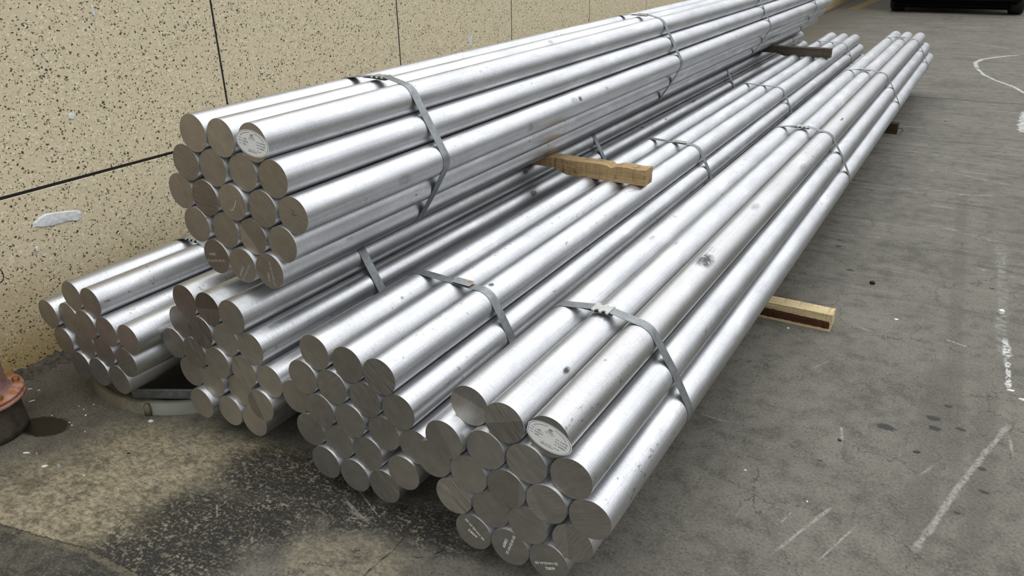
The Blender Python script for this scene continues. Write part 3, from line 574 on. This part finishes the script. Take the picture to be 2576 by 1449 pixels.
def sticker(parent, cx, cy, rot, A, B, tilt, cut_left=None, long_='25-164-02-01-03'):
    ol = []
    for i in range(72):
        t = 2*math.pi*i/72; x, y = A*math.cos(t), B*math.sin(t)
        if cut_left is not None and x < cut_left: x = cut_left
        ol.append((x, y))
    def disc(name, sc, z, mat, par, inner=None, th=.0):
        bm = bmesh.new(); o_ = [bm.verts.new((x*sc, y*sc, z)) for x, y in ol]
        if inner: 
            i_ = [bm.verts.new((x*inner, y*inner, z)) for x, y in ol]
            for i in range(72): j = (i+1) % 72; bm.faces.new((o_[i], o_[j], i_[j], i_[i]))
        else:
            bm.faces.new(o_)
            if th:
                b_ = [bm.verts.new((x*sc, y*sc, z-th)) for x, y in ol]; bm.faces.new(b_[::-1])
                for i in range(72): j = (i+1) % 72; bm.faces.new((o_[j], o_[i], b_[i], b_[j]))
        me = mesh_from(bm, name)
        if me.polygons[0].normal.z < 0: me.flip_normals()
        return link(name, me, mat, par)
    s = disc('sticker', 1, 0, M_PAPER, parent, th=.00025); s['label'] = 'white oval sticker'
    s.location = (cx, cy, .0008); s.rotation_euler = (0, 0, rot)
    parts = [('outline', disc('outline', .955, .0002, M_EDGE, s, inner=.935))]
    ink = bmesh.new()
    def ln(x0, x1, y): 
        v = [ink.verts.new(p) for p in ((x0, y-.0002, .0002), (x1, y-.0002, .0002), (x1, y+.0002, .0002), (x0, y+.0002, .0002))]; ink.faces.new(v)
    for y in (.0050, -.0020, -.0090): ln(-.034, -.014, y); ln(.024, .046, y)
    link('ruled_lines', mesh_from(ink, 'ruled_lines'), M_INK, s)
    T = lambda body, x0, x1, y, m, h: put_text('print', s, body, (x0, y), (x1, y), m, h=h, z=.00022, bold=.00012)
    T('牌 号', -.044, -.036, .0068, M_BLUE, .0028); T('6082', -.028, -.020, .0072, M_INK, .0028)
    T('合同批号', -.047, -.037, -.0002, M_BLUE, .0026); T(long_, -.034, -.014, .0000, M_INK, .0026)
    T('长 度', -.046, -.037, -.0072, M_BLUE, .0028); T('7000.0', -.032, -.022, -.0070, M_INK, .0028)
    T('规 格', .016, .024, .0068, M_BLUE, .0028); T('Φ100*7000', .027, .045, .0072, M_INK, .0026)
    T('根/件数', .015, .026, -.0002, M_BLUE, .0026); T('019 根', .028, .044, .0000, M_INK, .0026)
    T('日期', .016, .022, -.0072, M_BLUE, .0028); T('20250607', .025, .042, -.0070, M_INK, .0026)
    T('铝合金圆棒', -.0115, .0115, .0110, M_PALEB, .0036)
    T('合格品', -.007, .007, .0160, M_RED, .0042)
    T('一级 挤压  铝棒', -.020, .030, -.0170, M_EDGE, .0022); T('质量检验合格证', -.016, .016, -.0215, M_EDGE, .0028)
    lg = bmesh.new()
    for x in (-.0034, -.0004, .0026):
        v = [lg.verts.new(p) for p in ((x-.0012, .0190, .00022), (x+.0006, .0190, .00022), (x+.0022, .0236, .00022), (x+.0004, .0236, .00022))]; lg.faces.new(v)
    link('emblem', mesh_from(lg, 'emblem'), M_INK, s)
    # the print that follows the upper rim
    for i in range(-9, 10):
        if abs(i) < 2: continue
        t = math.pi/2-i*.115; 
        q = bmesh.new(); c = Vector((A*.80*math.cos(t), B*.80*math.sin(t), .00022)); tx = Vector((-math.sin(t)*A, math.cos(t)*B, 0)).normalized(); ty = Vector((-tx.y, tx.x, 0))
        for sgn in (0,):
            for dx in (-.0014, .0002, .0016):
                v = [q.verts.new(c+tx*(dx+a_)+ty*b_) for a_, b_ in ((-.0005, -.0008), (.0005, -.0008), (.0005, .0008), (-.0005, .0008))]; q.faces.new(v)
        parts.append(('rim', q))
    big = bmesh.new()
    for nm, q in parts:
        if nm == 'rim':
            me = bpy.data.meshes.new('t'); q.to_mesh(me); q.free(); big.from_mesh(me); bpy.data.meshes.remove(me)
    link('rim_print', mesh_from(big, 'rim_print'), M_EDGE, s)
    return s
sticker(bars[('T', 2)], -.001, -.002, math.radians(-7), .0565, .0335, 0)
sticker(bars[('D', 2)], .0015, -.0012, math.radians(-14), .0555, .0335, 0, cut_left=-.0520)

# ---------------------------------------------------------------- straps
def hull(pts):
    pts = sorted(set(pts))
    def half(P):
        h = []
        for p in P:
            while len(h) >= 2 and (h[-1][0]-h[-2][0])*(p[1]-h[-2][1])-(h[-1][1]-h[-2][1])*(p[0]-h[-2][0]) <= 0: h.pop()
            h.append(p)
        return h
    a = half(pts); b_ = half(pts[::-1]); return a[:-1]+b_[:-1]
TAB_ME = mesh_from(box_bm(.0095, .0035, .0055, .0012, 2), 'bent_tab'); TAB_ME.materials.append(M_BRIGHT)
def strap(k, s, label, seal=None, width=.034, slant=0.0, du=0.0):
    O, d, u, w_ = frame(k); pts = []
    for a, b_, _ in BUN[k][2]:
        pts += [(round(a+(R+.0006)*math.cos(t), 6), round(b_+(R+.0006)*math.sin(t), 6)) for t in np.linspace(0, 2*math.pi, 96, endpoint=False)]
    top = max(p[1] for p in pts)
    if seal == 'folded': pts += [(du-.024, top+.0115), (du+.026, top+.0115)]
    H = hull(pts); n = len(H)
    root = link('steel_strap', None, loc=O+d*s); root.rotation_euler = (0, 0, math.atan2(-d.x, d.y))
    inv = root.matrix_basis.inverted()
    bm = bmesh.new(); loops = []
    ctr = Vector((sum(p[0] for p in H)/n, sum(p[1] for p in H)/n))
    for (th, yy) in ((0, -width/2), (.0011, -width/2), (.0011, width/2), (0, width/2)):
        lp = []
        for i, (a, b_) in enumerate(H):
            t = (Vector(H[(i+1) % n])-Vector(H[i-1])).normalized(); nn = Vector((t.y, -t.x))
            q = Vector((a, b_))+nn*th
            lp.append(bm.verts.new(inv @ (O+u*q.x+w_*q.y+d*(s+yy+slant*q.x))))
        loops.append(lp)
    for i in range(4):
        A_, B_ = loops[i], loops[(i+1) % 4]
        for j in range(n): bm.faces.new((A_[j], A_[(j+1) % n], B_[(j+1) % n], B_[j]))
    band = link('band', mesh_from(bm, 'band'), M_STRAP, root)
    for p in band.data.polygons: p.use_smooth = True
    try: band.data.set_sharp_from_angle(angle=math.radians(40))
    except Exception: pass
    zt = top+.0115+.0014
    if seal == 'folded':
        # stamped seal with notched edges; x along the strap, y across
        W2 = width/2+.003; x0, x1 = -.024, .026; N = [(-.024, -.006), (-.006, .010), (.010, .026)]
        bm = bmesh.new()
        def prism(poly, z0, z1):
            b0 = [bm.verts.new((x, y, z0)) for x, y in poly]; t0 = [bm.verts.new((x, y, z1)) for x, y in poly]
            bm.faces.new(t0); bm.faces.new(b0[::-1])
            for i in range(len(poly)): j = (i+1) % len(poly); bm.faces.new((t0[j], t0[i], b0[i], b0[j]))
        lo = -W2; hi = W2
        prism([(x0, lo), (x0+.012, lo), (x0+.013, lo+.006), (x0+.020, lo+.006), (x0+.021, lo), (x0+.031, lo), (x0+.032, lo+.006), (x0+.040, lo+.006), (x0+.041, lo), (x1, lo), (x1, hi), (x1-.009, hi), (x1-.010, hi-.006), (x1-.017, hi-.006), (x1-.018, hi), (x1-.028, hi), (x1-.029, hi-.006), (x1-.037, hi-.006), (x1-.038, hi), (x0, hi)], 0, .0018)
        se = link('seal', mesh_from(bm, 'seal'), M_SEAL, root); se.location = (0, 0, (w_*zt).z if False else 0)
        se.matrix_local = Matrix.Translation(inv @ (O+u*du+w_*zt+d*s))
        for xa, ya in ((x0+.006, lo-.0008), (x0+.026, lo-.0008), (x0+.0455, lo-.0008), (x1-.0045, hi+.0008), (x1-.023, hi+.0008), (x1-.044, hi+.0008)):
            tb = link('bent_tab', TAB_ME, None, se); tb.location = (xa, ya, -.0010); tb['label'] = 'bright folded tab'
        # tail of the strap curling back below the seal
        bm = bmesh.new(); prev = None
        path = [(.026, -.0012), (.031, -.0022), (.0345, -.0055), (.033, -.0092), (.027, -.0104), (.012, -.0092), (-.010, -.0078), (-.035, -.0068), (-.060, -.0075)]
        for x, z in path:
            cur = [bm.verts.new((x, -width/2+.001, z)), bm.verts.new((x, width/2-.001, z)), bm.verts.new((x, width/2-.001, z+.0009)), bm.verts.new((x, -width/2+.001, z+.0009))]
            if prev:
                for i in range(4): bm.faces.new((prev[i], prev[(i+1) % 4], cur[(i+1) % 4], cur[i]))
            prev = cur
        tl = link('strap_tail', mesh_from(bm, 'strap_tail'), M_STRAP, se)
    elif seal == 'flat':
        b0 = box_bm(.062, width+.001, .0012, .0004); sl = link('seal', mesh_from(b0, 'seal'), M_SEAL, root)
        sl.matrix_local = Matrix.Translation(inv @ (O+u*.055+w_*(top+.0014)+d*s)) @ Matrix.Rotation(math.radians(2), 4, 'Y')
        b0 = lathe_bm([(0, .0009), (.006, .0009), (.0075, .0)], 14); rs = link('rust_stain', mesh_from(b0, 'rust_stain'), M_RUST, sl); rs.location = (.022, .006, .0006); rs.scale = (1.1, .8, .5); rs['label'] = 'orange rust spot'
    tag(root, label, 'strap', 'galvanised steel straps around the bundles')
    return root
strap('D', .482, 'steel strap with folded seal nearest the cut ends, foreground right bundle', 'folded')
strap('D', 2.776, 'second steel strap from the cut ends, foreground right bundle', 'folded')
strap('D', 4.658, 'third steel strap from the cut ends, foreground right bundle', 'folded')
strap('D', 6.555, 'farthest steel strap on the foreground right bundle', 'folded')
strap('C', .456, 'strap with orange rust spot around the bundle left of the foreground one', 'flat')
strap('C', 2.312, 'second strap from the cut ends on the bundle left of the foreground one', 'flat')
strap('C', 3.99, 'third strap from the cut ends on the bundle left of the foreground one')
strap('C', 6.365, 'farthest strap on the bundle left of the foreground one')
strap('B', .490, 'shaded strap below the raised bundle, nearest the cut ends')
strap('B', 2.235, 'shaded strap behind the blond timber below the raised bundle')
strap('B', 4.506, 'shaded strap half way between the two upper timbers')
strap('B', 6.627, 'shaded strap behind the dark upper timber')
strap('T', .606, 'strap with folded seal nearest the cut ends of the raised bundle', 'folded', du=.025)
strap('T', 2.765, 'second strap with folded seal on the raised bundle', 'folded', du=.025)
strap('T', 4.68, 'third strap on the raised bundle, cut by the top of the photo')
strap('T', 6.34, 'farthest strap on the raised bundle')
strap('A', .43, 'strap on the low bundle by the wall, half hidden behind raised bars', 'folded')

# ---------------------------------------------------------------- timbers
def timber(name, x0, x1, yf, yb, z0, z1, mat, notch=(), rough=.003, seed=1, nx=None, mats=None, dent=(), lift=0.0):
    "sawn beam along x with uneven faces; notch: cylinders (bundle, index) that press into its underside"
    zb0 = z0; rr = random.Random(seed); nx = nx or max(8, int((x1-x0)/.012)); ny, nz = 4, 5
    wob = [rr.uniform(-1, 1) for _ in range(nx+1)]; wob = [(wob[max(i-1, 0)]+wob[i]+wob[min(i+1, nx)])/3 for i in range(nx+1)]
    wob2 = [rr.uniform(-1, 1) for _ in range(nx+1)]
    rings = []; bm = bmesh.new()
    cyl = []
    for k, i in notch:
        O, d, u, w_ = frame(k); a, b_, _ = BUN[k][2][i]; cyl.append((O+u*a+w_*b_, d))
    for i in range(nx+1):
        x = x0+(x1-x0)*i/nx; loop = []
        z0 = zb0+lift*min(1, max(0, (-1.42-x)/.06))
        prof = [(yf, z0+(z1-z0)*j/nz) for j in range(nz+1)]+[(yf+(yb-yf)*j/ny, z1) for j in range(1, ny)]+[(yb, z1-(z1-z0)*j/nz) for j in range(nz+1)]+[(yb-(yb-yf)*j/ny, z0) for j in range(1, ny)]
        for (y, z) in prof:
            dz = wob[i]*rough*.6 if z == z1 else 0; dy = wob2[i]*rough*.35
            for (dx, dw, dd) in dent:
                if z == z1: dz -= dd*math.exp(-((x-dx)/dw)**2)
            zz = z+dz
            if z < z0+(z1-z0)*.3:
                for c0, d in cyl:
                    yy = y; cx = c0.x+d.x/d.y*(yy-c0.y); cz = c0.z+d.z/d.y*(yy-c0.y)
                    if abs(x-cx) < R and zz < cz+math.sqrt(R*R-(x-cx)**2): zz = cz+math.sqrt(R*R-(x-cx)**2)+.0003
            e_ = .004*rr.random() if i in (0, nx) else 0
            loop.append(bm.verts.new((x+(e_ if i == 0 else -e_), y+dy, zz)))
        rings.append(loop)
    m = len(rings[0])
    for a, b_ in zip(rings, rings[1:]):
        for j in range(m): bm.faces.new((a[j], b_[j], b_[(j+1) % m], a[(j+1) % m]))
    bm.faces.new(rings[0][::-1]); bm.faces.new(rings[-1])
    me = mesh_from(bm, name); c = Vector(((x0+x1)/2, (yf+yb)/2, zb0)); me.transform(Matrix.Translation(-c))
    for m_ in (mats or [mat]): me.materials.append(m_)
    return link(name, me, None, loc=c)
tt = timber('timber_bearer', -1.93, -1.067, 2.812, 2.884, .4925, .5575, M_WOODT, notch=[('C', 0), ('C', 1), ('C', 2), ('B', 0), ('B', 1), ('B', 2)], rough=.004, seed=5, lift=.024, dent=[(-1.219, .018, .009), (-1.09, .02, .002)])
tag(tt, 'blond sawn timber bearer under the near part of the raised bundle', 'timber', 'timber bearers')
tr_ = timber('timber_bearer', -1.93, -1.068, 6.665, 6.75, .486, .5560, M_WOODD, notch=[('C', 0), ('C', 1), ('C', 2), ('B', 0), ('B', 1), ('B', 2)], rough=.001, seed=6, lift=.020)
tag(tr_, 'dark weathered timber bearer under the far part of the raised bundle', 'timber', 'timber bearers')
tf = timber('timber_bearer', -.965, -.310, 2.884, 2.952, 0, .0715, M_WOODF, rough=.0015, seed=7)
tag(tf, 'pale timber bearer with dark bark face on the floor under the foreground bundle', 'timber', 'timber bearers')
# bark groove on its near face
bm = bmesh.new(); n = 70; rr = random.Random(12); prev = None
for i in range(n+1):
    x = -.62+(.303)*i/n; a = .010+.0022*rr.random(); h = .046-.006*(i/n)+.003*rr.random()
    if i == n: a, h = .012, .036
    cur = [bm.verts.new((x, 2.8835, a)), bm.verts.new((x, 2.8815+.0012*rr.random(), a+.004)), bm.verts.new((x, 2.8815+.0012*rr.random(), h-.004)), bm.verts.new((x, 2.8835, h))]
    if prev:
        for j in range(3): bm.faces.new((prev[j], prev[j+1], cur[j+1], cur[j]))
    prev = cur
me = mesh_from(bm, 'bark_strip'); me.transform(Matrix.Translation(-tf.location)); bk = link('bark_strip', me, M_BARK, tf); bk['label'] = 'dark red-brown bark strip'
tf2 = timber('timber_bearer', -.965, -.474, 6.425, 6.495, 0, .0760, M_WOODB, rough=.001, seed=8)
tag(tf2, 'dark brown timber end with bent wire, far along the foreground bundle', 'timber', 'timber bearers')
me = mesh_from(tube_bm([(-.49, 6.462, .040), (-.469, 6.462, .040), (-.455, 6.462, .0405), (-.444, 6.463, .037), (-.439, 6.464, .030), (-.442, 6.466, .020), (-.450, 6.468, .008), (-.456, 6.468, .0035)], .0022, 8), 'bent_wire', True); me.transform(Matrix.Translation(-tf2.location))
bw = link('bent_wire', me, M_JOINT, tf2)
# ground bearers hidden in the shade below the other bundles
for k, x0, x1, h in (('A', -2.55, -1.99, .0855), ('B', -1.94, -1.50, .066), ('C', -1.43, -1.00, .0465)):
    for yy, nm in ((2.884, 'near'), (6.425, 'far')):
        zl = min(b_ for _, b_, _ in BUN[k][2]); O, d, u, w_ = frame(k); hh = (O+w_*zl).z-R+d.z/d.y*(yy+.068-O.y)
        o = timber('timber_bearer', x0, x1, yy, yy+.068, 0, hh-.0015, M_WOODF, rough=.0005, seed=ord(k))
        tag(o, 'shaded ground timber, %s end of %s' % (nm, BNAME[k]), 'timber', 'timber bearers')

# ---------------------------------------------------------------- standpipe
sp = link('standpipe', None, loc=(-2.491, .895, 0)); tag(sp, 'faded red standpipe with rusty flange at the left edge by the wall', 'pipe')
b0 = lathe_bm([(0, 0), (.115, 0), (.1145, .02), (.112, .06), (.110, .10), (.104, .119), (.0, .119)], 56); link('base', mesh_from(b0, 'base', True), mat_plain('dirty_iron_base', (.055, .042, .030), .75, .1, 40, .45, .002), sp)
MR = NB('rusty_flange'); o_ = MR.obj(); n_ = MR.noise(o_, 28, 5, .65); n2_ = MR.noise(o_, 110, 3, .6)
MR.fin(MR.mix(MR.mr(n_, .42, .58), (.23, .085, .018), MR.mix(n2_, (.30, .13, .10), (.42, .24, .18))), .55, 0.0, MR.bump(n_, .002, .6))
b0 = lathe_bm([(.09, .117), (.128, .117), (.134, .121), (.1345, .128), (.131, .132), (.126, .1335), (.131, .135), (.134, .139), (.132, .144), (.124, .146), (.088, .147)], 56)
for v in b0.verts: v.co.x += random.uniform(-.0012, .0012); v.co.y += random.uniform(-.0012, .0012)
link('flange', mesh_from(b0, 'flange', True), MR.m, sp)
b0 = lathe_bm([(.100, .146), (.094, .152), (.0905, .165), (.089, .20), (.0885, .55), (.0885, .56), (.0, .56)], 48); link('riser', mesh_from(b0, 'riser', True), mat_plain('faded_pink_red_paint', (.20, .110, .100), .6, 0, 45, .25, .001), sp)
m_bolt = mat_plain('rusty_bolt', (.26, .12, .03), .5, .3, 90, .5, .001)
for i in range(6):
    a = math.radians(8+60*i); b0 = lathe_bm([(0, .016), (.009, .016), (.011, .013), (.011, .0)], 6); 
    bo = link('bolt', mesh_from(b0, 'bolt'), m_bolt, sp); bo.location = (.113*math.cos(a), .113*math.sin(a), .145)
q0 = on_wall(-14, 690, -2.47)
pts = [Vector((q0.x, q0.y, q0.z))+RT*(.0265*math.cos(t))+Vector((0, 0, 1))*(.030*math.sin(t)) for t in np.linspace(0, 2*math.pi, 33)]
me = mesh_from(tube_bm(pts, .0016, 8), 'wire_loop', True); me.transform(Matrix.Translation(-sp.location)); link('wire_loop', me, M_JOINT, sp)

# ---------------------------------------------------------------- manhole rim with cover under the wall-side bundle
mc = Vector((-2.2745, 1.5876, 0)); R0 = .4034
mr_ = link('manhole', None, loc=mc); tag(mr_, 'round raised manhole rim in the floor below the low bundle', 'manhole')
MG = NB('greenish_cement_rim'); o_ = MG.obj(); n_ = MG.noise(o_, 18, 5, .65); xs_ = MG.sep(o_)[0]
MG.fin(MG.mix(MG.mr(MG.math('ADD', xs_, MG.mr(n_, .3, .7, -.06, .06)), .06, .16), MG.mix(n_, (.085, .068, .042), (.15, .125, .08)), MG.mix(n_, (.13, .135, .105), (.23, .24, .20))), .7, 0.0, MG.bump(n_, .003, .5), .35)
def arc_band(r0, r1, z0, z1, a0, a1, n=64):
    bm = bmesh.new(); prev = None
    for i in range(n+1):
        a = a0+(a1-a0)*i/n; ca, sa = math.cos(a), math.sin(a)
        cur = [bm.verts.new((r*ca, r*sa, z)) for r, z in ((r1, z0), (r1-.003, z1-.003), (r1-.006, z1), (r0+.003, z1), (r0, z1-.003), (r0, z0))]
        if prev:
            for j in range(5): bm.faces.new((prev[j], cur[j], cur[j+1], prev[j+1]))
        prev = cur
    return bm
link('rim', mesh_from(arc_band(.378, R0, 0, .040, 0, 2*math.pi, 96), 'rim', True), MG.m, mr_)
link('inner_ring', mesh_from(arc_band(.345, .374, 0, .022, 0, 2*math.pi, 96), 'inner_ring', True), MG.m, mr_)
b0 = lathe_bm([(0, .012), (.34, .012), (.342, .006), (.342, .0)], 64); link('cover', mesh_from(b0, 'cover'), mat_plain('dark_iron_cover', (.035, .033, .030), .65, .3, 60, .4, .002), mr_)
lug = box_bm(.022, .020, .048, .006, 3); lg_ = link('lug', mesh_from(lug, 'lug', True), MG.m, mr_); pl = on_floor(378, 1042); pa_ = math.atan2(pl.y-mc.y, pl.x-mc.x); lg_.location = ((R0+.003)*math.cos(pa_), (R0+.003)*math.sin(pa_), .022)
g0 = on_floor(334, 1003, .0225); g1 = on_floor(488, 1005, .0225); gd = (g1-g0); gl = gd.length
gp = link('steel_plate', mesh_from(box_bm(gl, .010, .036, .002), 'steel_plate'), mat_plain('grey_steel_plate', (.16, .165, .15), .5, .4, 50, .35, .001)); gm = (g0+g1)/2; gn = Vector((-gd.y, gd.x, 0)).normalized()
gp.location = (gm.x+gn.x*.005, gm.y+gn.y*.005, .0225+.018); gp.rotation_euler = (0, 0, math.atan2(gd.y, gd.x))
tag(gp, 'grey steel strip on edge inside the manhole rim between two bundles', 'metal strip')

# ---------------------------------------------------------------- loose bits on the floor
M_FLAKE = mat_plain('white_flake', (.62, .62, .60), .7); M_GREYCH = mat_plain('grey_chip', (.22, .23, .25), .6); M_BLACKCH = mat_plain('black_scrap', (.02, .018, .015), .7); M_TAN = mat_plain('tan_chip', (.26, .2, .12), .8)
def bit(px, py, lx, ly, rot, mat, label, name='debris_chip', cat='debris', th=.002, n=9, seed=0):
    rr = random.Random(int(px*7+py)); c = on_floor(px, py); pts = []
    for i in range(n):
        t = 2*math.pi*i/n; r_ = rr.uniform(.7, 1.1); x, y = lx/2*r_*math.cos(t), ly/2*r_*math.sin(t)
        pts.append((x*math.cos(rot)-y*math.sin(rot), x*math.sin(rot)+y*math.cos(rot)))
    o = blob(name, pts, th, mat, Vector((c.x, c.y, 0)), Vector((1, 0, 0)), Vector((0, 1, 0)), Vector((0, 0, 1)))
    tag(o, label, cat, 'loose bits on the floor'); return o
bit(98.5, 982, .012, .005, .5, M_FLAKE, 'white flake between the standpipe and the foot of the wall')
bit(80, 1009, .022, .006, 1.1, M_FLAKE, 'long white flake beside the rusty flange')
bit(75, 979, .016, .005, .8, M_FLAKE, 'thin white flake touching the black mortar by the standpipe')
bit(216, 1045, .007, .006, 0, M_FLAKE, 'bright white dot right of the damp patch', th=.003)
bit(211, 1030, .006, .004, 0, M_FLAKE, 'small white crumb above the bright white dot')
bit(199, 1022, .005, .004, 0, M_FLAKE, 'tiny white crumb left of the curved rim')
bit(236, 1018, .006, .004, .4, M_FLAKE, 'tiny pale crumb close to the curved rim')
bit(131, 1046, .005, .005, 0, M_FLAKE, 'white dot inside the damp patch', th=.003)
bit(175, 1063, .006, .003, .4, M_FLAKE, 'white crumb at the right edge of the damp patch')
bit(181, 1070, .006, .005, 0, M_FLAKE, 'pale crumb just below the edge of the damp patch')
bit(214, 1086, .004, .004, 0, M_FLAKE, 'tiny white crumb right of and below the damp patch')
bit(66.8, 1139.6, .022, .007, .5, M_FLAKE, 'pointed white flake below the standpipe base', th=.003)
bit(93, 1142, .010, .008, .5, M_TAN, 'tan chip next to the pointed white flake', th=.004)
bit(112.7, 1173, .019, .011, .8, M_FLAKE, 'broad white flake, left foreground', th=.003)
bit(147.5, 1171.6, .020, .011, -.2, M_GREYCH, 'dark grey chip right of the broad white flake', th=.003)
bit(390, 1214, .012, .009, .7, M_GREYCH, 'single grey stone chip in the middle of the left foreground', th=.006, n=6)
bit(323, 1141, .014, .007, .5, M_BLACKCH, 'dark crumb on the pale ground above the grey stone chip', th=.003)
bit(554, 1287, .011, .005, .9, M_BLACKCH, 'black speck on the oil stain', th=.003)
bit(211, 1196, .006, .005, 0, M_FLAKE, 'small pale crumb between broad flake and grey stone chip')
bit(379.3, 1059.6, .019, .012, .4, M_FLAKE, 'pale flake at the foot of the rim lug', th=.003)
bit(2112.3, 1108.4, .012, .010, 0, M_BLACKCH, 'black pebble on the right floor, nearest the foreground bundle', th=.005)
bit(2306, 1137, .024, .014, .3, M_BLACKCH, 'dark crumpled scrap on the right floor', th=.003)
bit(2062, 1159, .016, .008, .2, M_BLACKCH, 'small dark scrap lower left of the black pebble', th=.001)
bit(2543, 983, .028, .010, .2, M_FLAKE, 'white flake at the end of the white paint drips', th=.003)
bit(2540, 972, .010, .010, .2, M_FLAKE, 'small white crumb above the white flake by the paint drips', th=.004)
bit(2573, 1007, .028, .012, .0, M_FLAKE, 'white chip cut by the right edge of the photo', th=.005)
bit(1875, 1183, .009, .006, 0, M_FLAKE, 'small white crumb on the floor right of the foreground bars')
bit(2496, 726, .022, .006, -.1, M_BLACKCH, 'black sliver above the white cube', th=.002)
bit(2378, 305, .030, .008, .3, M_BLACKCH, 'thin dark twig on the far right floor', th=.003)
bit(2254.7, 803, .016, .012, .4, M_FLAKE, 'pale scuffed flake right of the pale floor timber', th=.001)
bit(1982.7, 826, .010, .006, .1, M_FLAKE, 'white chip in front of the pale floor timber', th=.004)
bit(2030, 1262, .006, .006, 0, M_FLAKE, 'tiny white crumb low on the right floor')
c = on_floor(2194, 714)
b0 = lathe_bm([(.004, 0), (.010, 0), (.011, .002), (.011, .010), (.009, .012), (.005, .012), (.004, .010), (.004, 0)], 6)
o = link('hex_nut', mesh_from(b0, 'hex_nut'), mat_plain('black_nut_steel', (.015, .015, .015), .4, .6)); o.matrix_world = Matrix.Translation((c.x, c.y, .0005)); tag(o, 'black hex nut alone on the floor beyond the pale timber', 'nut')
c = on_floor(2518, 789)
o = link('white_block', mesh_from(box_bm(.019, .017, .017, .002), 'white_block'), M_FLAKE); o.location = (c.x, c.y, .0085); o.rotation_euler = (0, 0, .5); tag(o, 'small white cube on the floor near the right edge', 'block')

# ---------------------------------------------------------------- dark lorry parked across the far end
lr = link('lorry', None, loc=(-.70, 16.45, 0)); tag(lr, 'black underside and tyres of a lorry parked at the far end', 'lorry')
m_blk = mat_plain('black_paint', (.003, .003, .003), .9, spec=.05); m_tyre = mat_plain('tyre_rubber', (.012, .012, .012), .85, 0, 120, .3, .002); m_hub = mat_plain('dark_hub', (.06, .06, .06), .5, .6)
def part(nm, sx, sy, sz, x, y, z, m, bev=.02):
    o = link(nm, mesh_from(box_bm(sx, sy, sz, bev, 2), nm), m, lr); o.location = (x, y, z); return o
part('bumper', 2.06, .34, .62, -.03, .17, .49, m_blk, .05)
part('shade_panel', 1.86, .10, .16, -.06, .14, .165, m_blk, .03)  # added black panel standing in for the shade under the lorry
part('cab', 2.06, 1.7, 1.75, -.03, 1.25, 1.40, m_blk, .08)
part('cargo_box', 2.15, 4.2, 2.1, -.03, 4.3, 1.75, m_blk, .03)
part('chassis', .9, 5.6, .28, -.03, 3.1, .50, m_blk, .02)
part('side_guard', .06, 3.2, .36, -1.03, 3.3, .38, m_blk, .01); part('side_guard', .06, 3.2, .36, .97, 3.3, .38, m_blk, .01)
tm = mesh_from(lathe_bm([(.20, -.12), (.36, -.12), (.385, -.10), (.395, -.05), (.395, .05), (.385, .10), (.36, .12), (.20, .12)], 48), 'tyre', True); tm.materials.append(m_tyre)
hm = mesh_from(lathe_bm([(0, .06), (.07, .06), (.09, .02), (.19, .01), (.20, .10), (.20, -.10), (0, -.10)], 32), 'hub', True); hm.materials.append(m_hub)
for x, y in ((-.93, .42), (.95, .42), (-.93, 4.6), (.95, 4.6)):
    t_ = link('tyre', tm, None, lr); t_.location = (x, y, .395); t_.rotation_euler = (0, math.radians(90 if x > 0 else -90), 0)
    h_ = link('hub', hm, None, t_)
